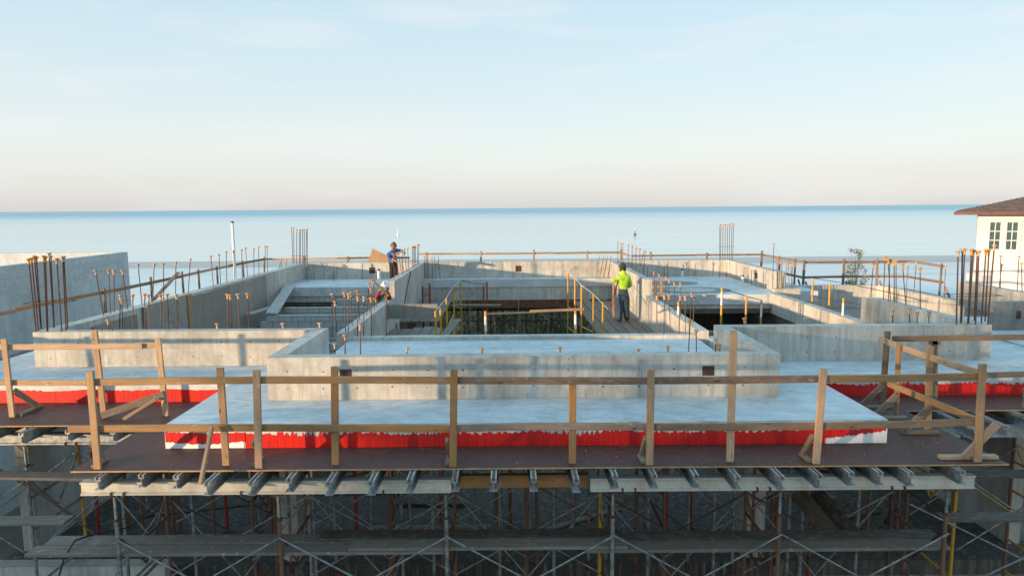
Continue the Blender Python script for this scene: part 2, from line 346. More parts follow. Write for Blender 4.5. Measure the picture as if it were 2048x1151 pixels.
# rounded terrace at the back right
pts = [(8.76, 24.45), (12.2, 24.45)] + [(12.2+.9*math.sin(a), 23.55+.9*math.cos(a)) for a in [i*math.pi/16 for i in range(1, 9)]] + [(13.1, 17.2)]
b = MB(); zt, zb = S+.03, -4.0
off = []
for i, p in enumerate(pts):
    a = Vector(pts[max(i-1, 0)]); c = Vector(pts[min(i+1, len(pts)-1)]); d = (c-a).normalized(); off.append((p[0]+d.y*-.28 if False else p[0]-(-d.y)*-.28, p[1]-d.x*-.28*-1))
vs = []
for (x, y), (x2, y2) in zip(pts, off): vs += [(x, y, zb), (x, y, zt), (x2, y2, zt), (x2, y2, zb)]
n = len(pts); b.add(vs, [(4*i+k, 4*i+(k+1) % 4, 4*i+4+(k+1) % 4, 4*i+4+k) for i in range(n-1) for k in range(4)] + [(0, 1, 2, 3), (4*n-4, 4*n-3, 4*n-2, 4*n-1)])
b.build('terrace_wall', C, HOUSE)
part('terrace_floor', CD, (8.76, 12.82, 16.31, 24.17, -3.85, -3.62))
part('terrace_slab', CS, (10.36, 13.1, 12.46, 17.19, SB, S+.028))
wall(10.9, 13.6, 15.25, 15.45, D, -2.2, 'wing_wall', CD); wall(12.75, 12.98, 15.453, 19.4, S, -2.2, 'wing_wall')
# storey below
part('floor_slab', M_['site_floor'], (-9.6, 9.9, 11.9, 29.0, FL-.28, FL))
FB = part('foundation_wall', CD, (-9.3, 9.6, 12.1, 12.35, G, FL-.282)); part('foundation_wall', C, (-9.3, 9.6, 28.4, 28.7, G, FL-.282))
part('low_wall', C, (-8.9, -5.9, 10.9, 11.15, G, -5.95)); 
for x, y in ((-4.2, 12.25), (4.45, 12.25), (-3.75, 21.0), (4.2, 21.0), (-8.7, 28.2), (8.9, 28.2), (-3.7, 28.2), (4.2, 28.2), (-8.7, 20), (8.7, 20)):
    part('column', C, (x-.2, x+.2, y-.2, y+.2, FL+.002, SB-.3 if y > 13 else SB-.01))
part('cross_beam', C, (-5.9, -4.4, 12.36, 12.6, -6.9, -6.3))
part('light_block_wall', C, (-9.45, -9.2, 12.5, 28.3, FL+.001, D-.3)); part('light_block_wall', C, (9.5, 9.75, 12.5, 28.3, FL+.001, D-.3)); part('light_block_partition', CD, (-9.19, -3.96, 19.9, 20.1, FL+.001, -4.502)); part('light_block_partition', CD, (4.41, 9.49, 18.9, 19.1, FL+.001, -3.5))  # walls added to keep daylight out of the storey below
part('light_block_partition', CD, (-9.19, -3.96, 27.6, 27.8, FL+.001, D-.32)); part('light_block_partition', CD, (4.45, 9.49, 27.6, 27.8, FL+.001, D-.32))  # added closing walls, so no bright sand shows through the side openings
part('steel_lintel', M_['steel_beam'], (-1.9, 3.0, 27.56, 27.85, -4.05, -3.722))
part('wood_lintel', M_['plank_brown'], (4.4, 8.45, 22.2, 22.5, -3.50, -3.342)); part('wood_lintel', M_['plank_brown'], (-8.5, -3.9, 25.2, 25.5, -3.55, -3.422))
# blockouts and form-tie holes
for x, z in ((-2.52, -2.47), (2.95, -2.46)): part('blockout', M_['blockout'], (x-.09, x+.09, 10.074, 10.1, z-.075, z+.075))
for x, y, z in ((-5.78, 28.14, -2.52), (.27, 28.14, -2.50)): part('blockout', M_['blockout'], (x-.12, x+.12, y, y+.02, z-.12, z+.12))
part('blockout', M_['blockout'], (8.893, 8.93, 24.6, 24.85, -2.62, -2.42))
for x in (11.45, 12.2): part('blockout', M_['blockout'], (x-.05, x+.05, 15.24, 15.27, -2.58, -2.4))
def ties(parent, x0, x1, y, zs, step=.53):
    b = MB()
    for z in zs:
        x = x0+.3
        while x < x1-.15:
            if random.random() > .12:
                c = (x+rnd(-.015, .015), z+rnd(-.012, .012)); r = rnd(.009, .015)
                b.add([(c[0]+r*math.cos(a*math.pi/3), y-.002, c[1]+r*math.sin(a*math.pi/3)) for a in range(6)], [tuple(range(6))])
            x += step
    tag(b.build('tie_holes', M_['black'], parent), kind='stuff')
ties(WF, -3.7, 4.03, 10.08, (-2.42, -2.68)); ties(WL, -8.86, -3.7, 12.43, (-2.42, -2.70)); ties(WR, 4.1, 8.86, 12.43, (-2.42, -2.70))
ties(HOUSE, -3.6, 4.0, 28.153, (-2.35, -2.7), .6); ties(HOUSE, -8.5, -3.9, 28.153, (-2.35, -2.7), .6); ties(HOUSE, 4.3, 8.9, 28.153, (-2.35, -2.7), .6)
# red membrane brushed on the slab edge, ragged along its top
def membrane(x0, x1, y, zlo, ztop, rag, lo=None):
    b = MB(); x = x0; prev = None; h = ztop; zl = zlo
    vs = []; i = 0
    while x < x1:
        h = ztop + rnd(-rag, rag)*(.55+.6*math.sin(x*1.7)**2) + .012*math.sin(x*5.1); l = zlo if lo is None else lo(x)+rnd(-.012, .012)
        vs += [(x, y-.004, l), (x, y-.004, min(h, S-.004))]; x += rnd(.010, .034); i += 1
    b.add(vs, [(2*k, 2*k+2, 2*k+3, 2*k+1) for k in range(i-1)])
    return b.build('paint_band', M_['red_membrane'], PORCH)
def primer(x0, x1):
    b = MB(); b.box(x0, x1, 8.915, 8.93, SB+.01, SB+.20); b.build('primer_strip', M_['primer_white'], PORCH)
membrane(-3.62, 4.22, 8.92, SB, -3.0, .042); primer(-4.695, -3.64); primer(4.24, 5.045)
membrane(-4.69, -3.6, 8.913, 0, -2.975, .02, lambda x: -3.10-.03*math.sin((x+4.7)*3)); membrane(4.2, 5.04, 8.913, 0, -2.965, .03, lambda x: -3.12+.10*(x-4.2)/.84)
membrane(-9.94, -4.72, 11.2, SB, -2.985, .010); membrane(5.07, 10.3, 11.2, SB, -2.98, .03)

# ------------------------------------------------------------------ formwork deck, one sheet of plywood at a time
DECK = thing('formwork_deck', (0, 9, D-.018), 'dark red-brown film-faced plywood deck running round the concrete slab', 'deck')
def sheets(x0, x1, y0, y1, lx=1.22, ly=2.44):
    x = x0
    while x < x1-.02:
        xe = min(x+lx, x1); y = y0
        while y < y1-.02:
            ye = min(y+ly, y1); b = MB(); g = .0015; dz = rnd(-.0015, .0015)
            b.box(x+g, xe-g, y+g, ye-g, D-.019+dz, D+dz, 1); b.m[1] = 0
            b.build('panel', [M_['deck_ply'], M_['ply_edge']], DECK); y = ye
        x = xe
sheets(-5.50, 6.15, 8.15, 9.8); sheets(-5.50, 6.15, 9.8, 12.2)
sheets(-11.3, -5.503, 9.98, 12.2); sheets(6.153, 11.5, 10.4, 12.2)
sheets(-11.3, -9.6, 12.2, 30.2); sheets(10.2, 11.5, 12.2, 15.0); sheets(-9.597, -4.6, 29.0, 30.2); sheets(-4.597, 5.3, 29.0, 32.5); sheets(5.303, 11.5, 28.8, 30.4)
sheets(11.0, 15.2, 24.6, 26.2); sheets(9.3, 10.99, 24.6, 28.8); sheets(14.0, 15.2, 16, 24.6)

# ------------------------------------------------------------------ timber guard rails
def on_line_y(u, y, z):
    lo, hi = -60., 60.
    for _ in range(44):
        m = (lo+hi)/2; p = RC.transposed() @ Vector((m, y, z)); uu = 1024 + FPX*p.x/-p.z
        if uu < u: lo = m
        else: hi = m
    return Vector((lo, y, z))
P, PO, PB = M_['pine'], M_['pine_old'], M_['pine_brown']
def post(par, base, top, mat=None, side=(0, 1, 0), w=.089, t=.038): return board('post', base, top, w, t, mat or P, par, side)
def rail(par, p, q, mat=None, w=.089): return board('rail', p, q, w, .038, mat or P, par, (0, 1, 0) if abs(q[0]-p[0]) > abs(q[1]-p[1]) else (1, 0, 0), warp=rnd(-.02, .02))
def brace(par, p, q, mat=None, side=(1, 0, 0), w=.089): return board('brace', p, q, w, .038, mat or P, par, side)
fr = thing('guard_rail', (0, 8.2, D), 'long pine guard rail along the front edge of the plywood deck', 'guard rail')
Yf, Yr, Yb = 8.215, 8.257, 8.299
for ut, vt, ub, front, mt in ((180, 742, 196, 1, P), (440, 735, 453, 0, P), (513, 740, 518, 1, P), (669, 733, 671, 0, P), (908, 738, 906, 1, P), (1145, 752, 1145, 0, P),
                          (1302, 738, 1299, 1, P), (1467, 660, 1460, 0, P), (1647, 736, 1632, 1, P), (1965, 727, 1955, 1, P)):
    y = Yf if front else Yb; a = on_line_y(ub, y, D+.003); post(fr, a, AY(ut, vt, y), mt)
    if front and ut < 1900:      # kicker and foot block behind the post
        x = a.x; s = -1 if x < 0 else 1
        brace(fr, (x+s*.01-.064, y+.02, D+.34), (x-.064, y+.24, D+.05), PO, (1, 0, 0), .07); board('foot_block', (x-.066, y+.02, D+.023), (x-.066, y+.28, D+.023), .07, .04, PO, fr, (0, 0, 1))
for (u0, v0), (u1, v1), mt in (((172, 764), (907, 760), P), ((908, 760), (1640, 757), PB), ((1641, 757), (1957, 752), P),
                               ((138, 857), (905, 857), P), ((906, 856), (1310, 853), PO), ((1311, 853), (1958, 843), PO)):
    rail(fr, AY(u0, v0, Yr), AY(u1, v1, Yr), mt)
brace(fr, AY(424, 853, 8.16), (AZ(404, 955, D).x, 7.86, D-.06), P, (1, .2, 0))
brace(fr, (6.0, 8.2, D+.5), (5.66, 8.26, D+.05), PO, (0, 1, 0), .1); board('foot_block', (5.4, 8.34, D+.025), (6.12, 8.34, D+.025), .089, .045, P, fr, (0, 0, 1))

lf = thing('guard_rail', (-7.5, 10.4, D), 'sunlit pine guard rail with a grey diagonal brace on the deck beside the left parapet', 'guard rail')
for ut, vt, ub, y, mt in ((8, 677, 25, 10.42, P), (189, 660, 208, 10.51, P), (316, 676, 332, 10.42, P), (-360, 685, -330, 10.42, P)):
    post(lf, on_line_y(ub, y, D+.003), AY(ut, vt, y), mt)
rail(lf, AY(-500, 694, 10.465), AY(285, 692, 10.465)); rail(lf, AY(270, 690, 10.467+.04), AY(322, 690, 10.507)); rail(lf, AY(-500, 769, 10.465), AY(192, 765, 10.465))
for x in (on_line_y(25, 10.4, D).x,): brace(lf, (x+.042, 10.44, D+.42), (x+.075, 10.86, D+.05), PO); board('foot_block', (x+.07, 10.45, D+.023), (x+.07, 10.95, D+.023), .089, .04, PO, lf, (0, 0, 1))
a = on_line_y(328, 10.38, D+.36); brace(lf, a, (a.x-.95, 10.30, D+.05), M_['plank_grey'], (0, 1, 0), .11); brace(lf, (a.x-.1, 10.3, D+.3), (a.x-.5, 10.1, D+.05), P, (0, 1, 0), .05)

rs = thing('guard_rail', (6.05, 9.4, D), 'weathered guard rail running back along the right side of the projecting deck', 'guard rail')
RSX = []
for ut, vt, ub, vb in ((1775, 662, 1764, 812), (1798, 685, 1792, 833), (1861, 692, 1855, 862)):
    a = AZ(ub, vb, D+.003); RSX.append(a); post(rs, a, AY(ut, vt, a.y), P if ut != 1775 else PO, (1, 0, 0) if ut == 1798 else (0, 1, 0))
    brace(rs, (a.x-.03, a.y-.045, D+.36), (a.x-.38, a.y-.1, D+.05), PO, (0, 1, 0)); board('foot_block', (a.x-.42, a.y-.09, D+.023), (a.x+.1, a.y-.09, D+.023), .089, .04, PO, rs, (0, 0, 1))
q_ = RSX[0]; rail(rs, (q_.x-.05, q_.y+.1, -2.12), (5.86, 8.255, -2.10)); rail(rs, (RSX[1].x-.06, RSX[1].y+.15, -2.72), (5.86, 8.255, -2.71))

rw = thing('guard_rail', (8.5, 10.6, D), 'grey weathered guard rail across the deck in front of the right parapet', 'guard rail')
rail(rw, AY(1785, 677, 10.66), AY(2200, 673, 10.66), PO); rail(rw, AY(1970, 750, 10.66), AY(2200, 746, 10.66), PO)
for u in (2100,): a = on_line_y(u, 10.62, D+.003); post(rw, a, a+Vector((.05, 0, 1.25)), PO)
a = on_line_y(2052, 10.6, D+.3); brace(rw, a, (a.x-.14, a.y-.2, D+.04), PO); board('cleat', AY(1858, 681, 10.71), AY(1880, 681, 10.71), .12, .038, PO, rw, (0, 1, 0)); post(rw, on_line_y(1869, 10.71, D+.003), AY(1869, 672, 10.71), PO)

def fence(label, pts, posts, lower, mats=(P, PO)):
    f = thing('guard_rail', (pts[0][0], pts[0][1], D), label, 'guard rail')
    for (x0, y0), (x1, y1) in zip(pts, pts[1:]):
        L = math.hypot(x1-x0, y1-y0); n = max(1, round(L/3.6))
        for k in range(n):
            for z in ((-2.13, -2.70) if lower else (-2.13,)):
                e = rnd(-.012, .012); rail(f, (x0+(x1-x0)*k/n, y0+(y1-y0)*k/n, z+e), (x0+(x1-x0)*(k+1)/n, y0+(y1-y0)*(k+1)/n, z+rnd(-.012, .012)), random.choice(mats))
    for x, y, sd in posts:
        o = Vector((0, -.04, 0)) if sd == 'y' else Vector((-.04 if x > 0 else .04, 0, 0))
        post(f, Vector((x, y, D+.003))+o, Vector((x+rnd(-.03, .03), y, -2.0+rnd(-.05, .06)))+o, random.choice(mats), (0, 1, 0) if sd == 'y' else (1, 0, 0))
        if lower: brace(f, (x+.07, y-.1, D+.35), (x+.07, y-.4, D+.04), PO)
    return f
OLD = (PO, PO, P)
fence('weathered guard rail down the left side of the roof beside the block wing', [(-10.8, 10.9), (-10.8, 29.7)],
      [(-10.8, on_line_x(u, -10.8, -2.05).y, 'x') for u in (204, 300, 363, 395, 432, 484, 525)] + [(-10.8, 11.6, 'x')], False, OLD)
fence('guard rail along the seaward roof edge behind the worker in blue', [(-10.78, 29.72), (-4.45, 29.72)], [(on_line_y(u, 29.72, -2.05).x, 29.72, 'y') for u in (608, 697, 790)], False, (P,))
fence('sunlit guard rail on the seaward bay behind the central opening', [(-4.4, 32.1), (5.15, 32.1), (5.2, 30.05)], [(on_line_y(u, 32.1, -2.05).x, 32.1, 'y') for u in (853, 961, 1067, 1175, 1243)], False, (P,))
fence('guard rail along the seaward roof edge behind the round slab mark', [(5.25, 29.95), (11.0, 29.95)], [(on_line_y(u, 29.95, -2.05).x, 29.95, 'y') for u in (1302, 1413, 1522)], False, (P, PO))
fence('two-rail guard rail turning the corner beside the rounded terrace', [(11.02, 29.9), (11.02, 25.7), (15.0, 25.68), (15.0, 23.6)],
      [(11.02, 28.0, 'x'), (11.02, 26.4, 'x'), (11.0, 25.68, 'y')] + [(on_line_y(u, 25.68, -2.05).x, 25.68, 'y') for u in (1687, 1755)] + [(15.0, 23.7, 'x')], True, (P, PO, PO))

# ------------------------------------------------------------------ reinforcing bars with mushroom caps
capm = MB().lathe([(.0, .030), (.036, .032), (.040, .026), (.026, .012), (.017, -.004), (.0165, -.05), (.019, -.055), (.0, -.055)], n=9).mesh('cap')
CAPS = {}
def cap_mesh(mn):
    if mn not in CAPS: m = capm.copy(); m.materials.append(M_[mn]); CAPS[mn] = m
    return CAPS[mn]
def bar_into(par, a, b, r=.0095, cap='cap_orange', s=1., mat='rust', nm='bar'):
    a, b = Vector(a), Vector(b); M, L = frame_of(a, b)
    k = MB().tube((-L/2, 0, 0), (L/2, 0, 0), r, n=6); o = k.build(nm, M_[mat], par, M)
    if cap:
        d = (b-a).normalized(); R_ = Vector((0, 0, 1)).rotation_difference((d+Vector((rnd(-.12, .12), rnd(-.12, .12), 0))).normalized()).to_matrix().to_4x4()
        c = link('cap', cap_mesh(cap), M_[cap], par, Matrix.Translation(b) @ R_ @ Matrix.Scale(s, 4))
    return o
def rebar(a, b, label, group, cap=None, r=.010, s=1.15):
    if cap is None: cap = random.choice(('cap_orange', 'cap_orange', 'cap_pale', 'cap_dusty'))
    t = thing('rebar', a, label, 'rebar', group); bar_into(t, a, b, r, cap, s, random.choice(('rust', 'rust', 'rust_light'))); return t
def rebars(lst, base, label, group, conv, **k):
    """lst of (top u, top v, base u); conv maps a crop to pixels; base(u) gives the foot on its wall"""
    for tu, tv, bu in lst:
        a = base(conv(bu, 0)[0]); b = AY(*conv(tu, tv), a.y); rebar(a-Vector((0, 0, .02)), b, label, group, **k)
K = .34757
c1 = lambda x, y: (x*K, 400+y*K); c2 = lambda x, y: (650+x*K, 400+y*K); c3 = lambda x, y: (1348+x*K, 370+y*K)
c6 = lambda x, y: (1280+x*.2051, 480+y*.2051); cz = lambda x, y: (720+x*.139, 470+y*.139); c4 = lambda x, y: (1560+x*.1953, 480+y*.1953)
rebars([(550, 412, 597), (625, 408, 635), (655, 412, 657), (705, 412, 735), (795, 378, 818), (887, 375, 878), (940, 372, 942), (1012, 362, 1010), (1095, 345, 1083), (1213, 328, 1228), (1260, 318, 1270),
        (1302, 303, 1305), (1343, 295, 1350), (1391, 290, 1393), (1413, 280, 1426), (1460, 285, 1462), (1488, 272, 1490), (1526, 270, 1524), (1537, 270, 1540)],
       lambda u: on_line_x(u, -8.71, T), 'capped rusty rebar standing on top of the long left side wall', 'rebars on the left side wall', c1)
rebars([(693, 555, 683), (700, 580, 712), (763, 555, 773), (832, 550, 836), (855, 555, 878), (925, 555, 930), (962, 550, 980), (1015, 552, 1030), (1310, 550, 1316), (1325, 555, 1345), (1370, 550, 1387), (1425, 545, 1438)],
       lambda u: on_line_y(u, 13.05, S), 'capped rebar rising close behind the sunlit left parapet', 'rebars behind the left parapet', c1)
rebars([(42, 548, 42), (57, 590, 67), (112, 540, 120), (137, 548, 133), (190, 565, 187), (225, 565, 222), (265, 570, 267), (353, 560, 352)],
       lambda u: on_line_y(u, 14.84, -2.79), 'capped rebar on the curb at the left end of the front roof slab', 'rebars on the left end of the curb', c2, s=1.3)
rebars([(150, 540, 156), (290, 570, 300), (253, 485, 240), (265, 515, 255), (280, 462, 284), (188, 530, 200)],
       lambda u: on_line_x(u, -3.73, -2.70), 'capped rebar on the stepped low wall beside the crouching worker in red', 'rebars on the left stepped wall', c2, cap='cap_orange', s=1.3)
rebars([(480, 350, 490), (530, 270, 545), (556, 260, 600), (605, 235, 615), (640, 215, 668), (685, 200, 705), (752, 178, 755), (768, 172, 770), (783, 172, 785), (797, 180, 800), (830, 150, 822), (846, 142, 836), (600, 360, 640)],
       lambda u: on_line_x(u, -3.73, T), 'rebar on the high bay wall under the hands of the worker in blue', 'rebars on the left bay wall', cz, s=1.2)
rebars([(571, 330, 575), (592, 330, 593), (615, 330, 620), (630, 330, 637), (652, 330, 663), (1580, 320, 1558), (1605, 320, 1580), (1625, 320, 1603), (1645, 320, 1632)],
       lambda u: on_line_y(u, 27.9, S), 'rebar standing against the back wall of the central opening', 'rebars at the central back wall', c2, cap='cap_dusty', s=1.)
rebars([(50, 375, 50), (215, 370, 213)], lambda u: on_line_y(u, 27.9, S), 'rebar against the back parapet near the leaning plywood offcut', 'rebars at the left back parapet', c2, cap='cap_dusty')
rebars([(1616, 345, 1590), (1620, 348, 1618), (1646, 345, 1652), (1705, 390, 1712), (1765, 375, 1765), (1920, 375, 1920)],
       lambda u: on_line_y(u, 27.2, S), 'rebar standing in the back left corner of the roof slab', 'rebars in the back left corner', c1)
rebars([(1685, 245, 1685), (1703, 252, 1705), (1713, 255, 1715), (1745, 262, 1743), (1767, 270, 1768), (1811, 285, 1812), (1835, 295, 1802), (1842, 300, 1830), (1790, 280, 1786)],
       lambda u: on_line_x(u, 4.175, T), 'capped rebar on the high bay wall beside the worker in yellow', 'rebars on the right bay wall', c2)
rebars([(135, 320, 145), (187, 345, 187), (255, 370, 250), (335, 425, 335), (395, 430, 395), (503, 530, 490), (533, 560, 515), (283, 395, 281)],
       lambda u: on_line_x(u, 4.175, -2.70), 'capped rebar on the stepped low wall right of the planks', 'rebars on the right stepped wall', c6)
rebars([(165, 560, 163), (238, 555, 232), (283, 550, 297), (393, 560, 380), (440, 560, 443)],
       lambda u: on_line_y(u, 14.84, -2.79), 'capped rebar on the curb at the right end of the front roof slab', 'rebars on the right end of the curb', c6)
rebars([(75, 245, 72), (237, 240, 235), (268, 215, 272), (543, 220, 528), (785, 215, 775), (848, 230, 845), (925, 245, 923)],
       lambda u: on_line_y(u, 27.5, S), 'rebar standing on the slab before the right back parapet', 'rebars at the right back parapet', c6, s=1.)
rebars([(1015, 275, 1003), (1088, 300, 1085), (1205, 290, 1203)], lambda u: on_line_x(u, 8.78, S), 'rebar beside the inner face of the right side parapet', 'rebars at the right side parapet', c6, s=1.)
rebars([(1305, 45, 1293), (1335, 195, 1340), (1370, 215, 1350), (1380, 240, 1390), (1430, 245, 1412), (1447, 230, 1455), (1468, 230, 1490), (1488, 235, 1475), (1520, 235, 1510)],
       lambda u: on_line_y(u, 22.7, S+.12), 'capped rebar in the bunch on the short curb next to the terrace corner', 'rebars on the short curb', c6, cap='cap_orange')
rebars([(955, 255, 930), (1075, 182, 1060), (1108, 210, 1132), (1125, 214, 1110), (1168, 230, 1172), (1188, 228, 1190), (1255, 260, 1290), (1435, 300, 1437)],
       lambda u: on_line_x(u, 8.73, T), 'capped rebar on the right side wall in front of the terrace', 'rebars on the right side wall', c4, cap='cap_orange', s=1.25)
rebars([(1316, 235, 1290), (1395, 235, 1370), (1695, 270, 1680)], lambda u: on_line_x(u, 12.96, S+.03), 'slender rebar on the outer edge of the rounded terrace', 'rebars on the terrace edge', c4, cap='cap_pale')
rebars([(1150, 730, 1158), (1325, 710, 1335), (1405, 755, 1400), (1525, 745, 1515)], lambda u: on_line_y(u, 12.95, S), 'short capped rebar peeping over the right parapet', 'short rebars behind the right parapet', c4, s=1.3)
rebars([(57, 838, 57), (115, 785, 118), (203, 730, 205)], lambda u: on_line_y(u, 11.0, S), 'capped rebar standing on the front slab behind its left corner', 'rebars at the left corner of the front slab', c2, s=1.0)
for u, v in ((814, 699), (964, 700), (1120, 697), (1277, 700), (1336, 695)): a = on_line_y(u, 10.75, S); rebar(a, AY(u, v, 10.75), 'short capped stub just behind the front parapet', 'stubs behind the front parapet', s=.95)
rebars([(92, 785, 76), (128, 845, 130), (240, 892, 240), (262, 922, 262)], lambda u: on_line_y(u, 11.2, S), 'capped rebar standing on the front slab behind its right corner', 'rebars at the right corner of the front slab', c3, s=1.1)
rebars([(1880, 412, 1878), (1886, 462, 1870), (1985, 415, 1975), (2000, 455, 2003)], lambda u: on_line_x(u, 12.87, -2.2), 'capped rebar on the wing wall in front of the white house', 'rebars on the right wing wall', c3, cap='cap_pale')
rebars([(405, 775, 405), (757, 775, 757)], lambda u: on_line_y(u, 13.2, S), 'stub of rebar cap above the right parapet return', 'stubs behind the right parapet', c3)
rebars([(1250, 720, 1250), (1628, 718, 1628), (1840, 716, 1838), (623, 697, 623)], lambda u: on_line_y(u, 12.9, S), 'pale cap stub showing just over the left parapet', 'stubs behind the left parapet', c1, cap='cap_pale')

def cage(label, x, y, z, bars, r=.0125, s=1.2, tie=.55, wx=.3, wy=.3):
    t = thing('rebar_column', (x, y, z), label, 'rebar column')
    for a, b_ in bars: bar_into(t, a, b_, r, random.choice(('cap_orange', 'cap_orange', 'cap_dusty')), s)
    q = MB(); e = .02; fx_ = [a.lerp(b_, tie/max(.1, b_.z-z)) for a, b_ in bars]; x0_, x1_ = min(p.x for p in fx_), max(p.x for p in fx_); x, wx = (x0_+x1_)/2, x1_-x0_+.03; ya, yb_ = min(p.y for p in fx_), max(p.y for p in fx_); y, wy = (ya+yb_)/2, yb_-ya+.03
    for k in (tie,): q.path([(x-wx/2, y-wy/2, z+k), (x+wx/2, y-wy/2, z+k+.01), (x+wx/2, y+wy/2, z+k), (x-wx/2, y+wy/2, z+k-.01), (x-wx/2, y-wy/2, z+k)], .006)
    q.build('tie', M_['rust'], t); return t
def cage_bars(lst, ys, z, conv):
    out = []
    for i, (tu, tv, bu) in enumerate(lst):
        a = on_line_y(conv(bu, 0)[0], ys[i % len(ys)], z); out.append((a-Vector((0, 0, .02)), AY(*conv(tu, tv), a.y)))
    return out
czl = lambda x, y: (x*.19108, 480+y*.19108)
bl = cage_bars([(300, 215, 378), (330, 205, 402), (360, 185, 425), (380, 195, 432), (458, 185, 492), (475, 195, 500), (515, 155, 563), (530, 185, 567), (595, 210, 645), (655, 190, 690), (668, 190, 708)], (12.5, 12.6, 12.9, 12.95), T, czl)
cage('tall rusty column bars with orange caps at the outer corner of the left parapet', -8.45, 12.72, T, bl, tie=.52, wx=.62, wy=.4)
br = cage_bars([(1635, 390, 1625), (1660, 375, 1650), (1672, 378, 1655), (1712, 380, 1690), (1722, 385, 1695), (1745, 388, 1728), (1755, 388, 1735), (1795, 380, 1768), (1812, 382, 1790), (1843, 355, 1805)], (12.5, 12.6, 12.9), T, c3)
cage('tall rusty column bars with orange caps at the outer corner of the right parapet', 8.45, 12.72, T, br, tie=.52, wx=.62, wy=.4)
bb = cage_bars([(1678, 160, 1686), (1690, 162, 1692), (1708, 172, 1706), (1724, 172, 1722), (1730, 175, 1728), (1742, 172, 1742), (1752, 172, 1750), (1764, 170, 1760), (1768, 170, 1768)], (28.2, 28.35), T, c1)
cage('slender column bars on the back left corner of the roof', -8.5, 28.27, T, bb, .012, 1.1, .3, .8, .2)
bb = cage_bars([(263, 230, 263), (270, 232, 268), (282, 232, 280), (295, 232, 293), (308, 232, 306), (320, 228, 318), (333, 225, 330), (343, 225, 338)], (28.2, 28.35), T, c3)
cage('slender column bars on the back right corner of the roof', 8.75, 28.27, T, bb, .012, 1.1, .55, .6, .2)

# ------------------------------------------------------------------ shoring under the deck
AL, AP, GV, SBR, RED = M_['aluminium'], M_['aluminium_pale'], M_['galv'], M_['steel_brown'], M_['paint_red']
zj = D-.021
jp = [(-.05, -.165), (.05, -.165), (.05, -.158), (.004, -.152), (.004, -.055), (.034, -.048), (.034, -.03), (.022, -.03), (.022, -.001), (.04, -.001), (.04, 0), (-.04, 0), (-.04, -.001), (-.022, -.001), (-.022, -.03), (-.034, -.03), (-.034, -.048), (-.004, -.055), (-.004, -.152), (-.05, -.158)]
jp = [(-.05, -.165), (.05, -.165), (.05, -.157), (.005, -.150), (.005, -.060), (.036, -.052), (.036, 0), (.018, 0), (.018, -.035), (-.018, -.035), (-.018, 0), (-.036, 0), (-.036, -.052), (-.005, -.060), (-.005, -.150), (-.05, -.157)]
def joist(x, y0, y1, label, group, z=zj, yaw=0.):
    L = y1-y0; me = MB().prism(jp, 'y', -L/2, L/2).mesh('joist')
    nl = MB().box(-.017, .017, -L/2+.01, L/2-.01, -.034, -.006)
    M = Matrix.Translation((x, (y0+y1)/2, z)) @ Matrix.Rotation(yaw, 4, 'Z')
    t = thing('joist', (x, (y0+y1)/2, z-.165), label, 'joist', group)
    link('profile', me, AL, t, M); nl.build('nailer_strip', M_['plank_brown'], t, M)
for u in (198, 284, 352, 412, 500, 578, 655, 742, 822, 908, 988, 1067, 1150, 1228, 1310, 1395, 1478, 1562, 1640, 1705, 1762, 1820, 1925):
    yf = 7.85+rnd(-.06, .08)+(.2 if u < 400 else .12 if u > 1690 else 0); x = on_line_y(u, yf, -3.33).x
    joist(x, yf, 11.6, 'grey aluminium joist jutting from under the front deck edge', 'joists under the front deck', yaw=rnd(-.012, .012))
for x in [-10.9+.62*i for i in range(9)]: joist(x+rnd(-.05, .05), 9.75+rnd(-.08, .08), 12.3, 'aluminium joist under the left wing of the deck', 'joists under the left deck')
for x in [6.7+.55*i for i in range(9)]: joist(x+rnd(-.05, .05), 9.7+rnd(-.35, .15), 12.3, 'aluminium joist under the right wing of the deck', 'joists under the right deck')
# stringers on the shoring heads
zs = zj-.166; hs = .17
sp = [(-.06, -hs), (.06, -hs), (.06, -hs+.022), (.045, -hs+.03), (.005, -hs+.035), (.005, -.035), (.045, -.03), (.06, -.022), (.06, 0), (-.06, 0), (-.06, -.022), (-.048, -.03), (-.036, -.034), (-.036, -hs+.034), (-.048, -hs+.03), (-.06, -hs+.022)]
def stringer(x0, x1, y, label, mat=None, group=None):
    t = thing('stringer', ((x0+x1)/2, y, zs-hs), label, 'beam', group)
    b = MB().prism([(y+p, zs+q) for p, q in sp], 'x', x0, x1); b.build('profile', mat or AP, t)
    for k in range(3):      # clamps
        x = x0+(x1-x0)*(.1+.35*k)
        for s_ in (-1, 1): MB().box(x+s_*.08-.01, x+s_*.08+.01, y-.075, y+.075, zs-hs-.02, zs-hs+.04).build('clamp', M_['rust'], t)
xl = lambda u: on_line_y(u, 8.3, zs-.1).x
stringer(xl(166), xl(903), 8.3, 'pale aluminium stringer under the left half of the front joists'); stringer(xl(1180), xl(1945), 8.3, 'pale aluminium stringer under the right half of the front joists')
wb = thing('timber_stringer', (xl(1040), 8.42, zs-hs), 'yellow-brown timber beam between the two aluminium stringers', 'beam')
board('beam', (xl(915), 8.42, zs-hs/2), (xl(1178), 8.42, zs-hs/2), hs-.004, .09, M_['beam_wood'], wb, (0, 1, 0))
stringer(-5.3, 5.9, 9.52, 'long aluminium stringer on the inner shoring legs', AL)
stringer(-11.2, -5.7, 10.2, 'aluminium stringer under the left wing of the deck', AL); stringer(6.3, 11.4, 10.2, 'aluminium stringer under the right wing of the deck', AL)
stringer(-11.2, -5.7, 11.5, 'inner aluminium stringer under the left wing of the deck', AL); stringer(6.3, 11.4, 11.5, 'inner aluminium stringer under the right wing of the deck', AL)
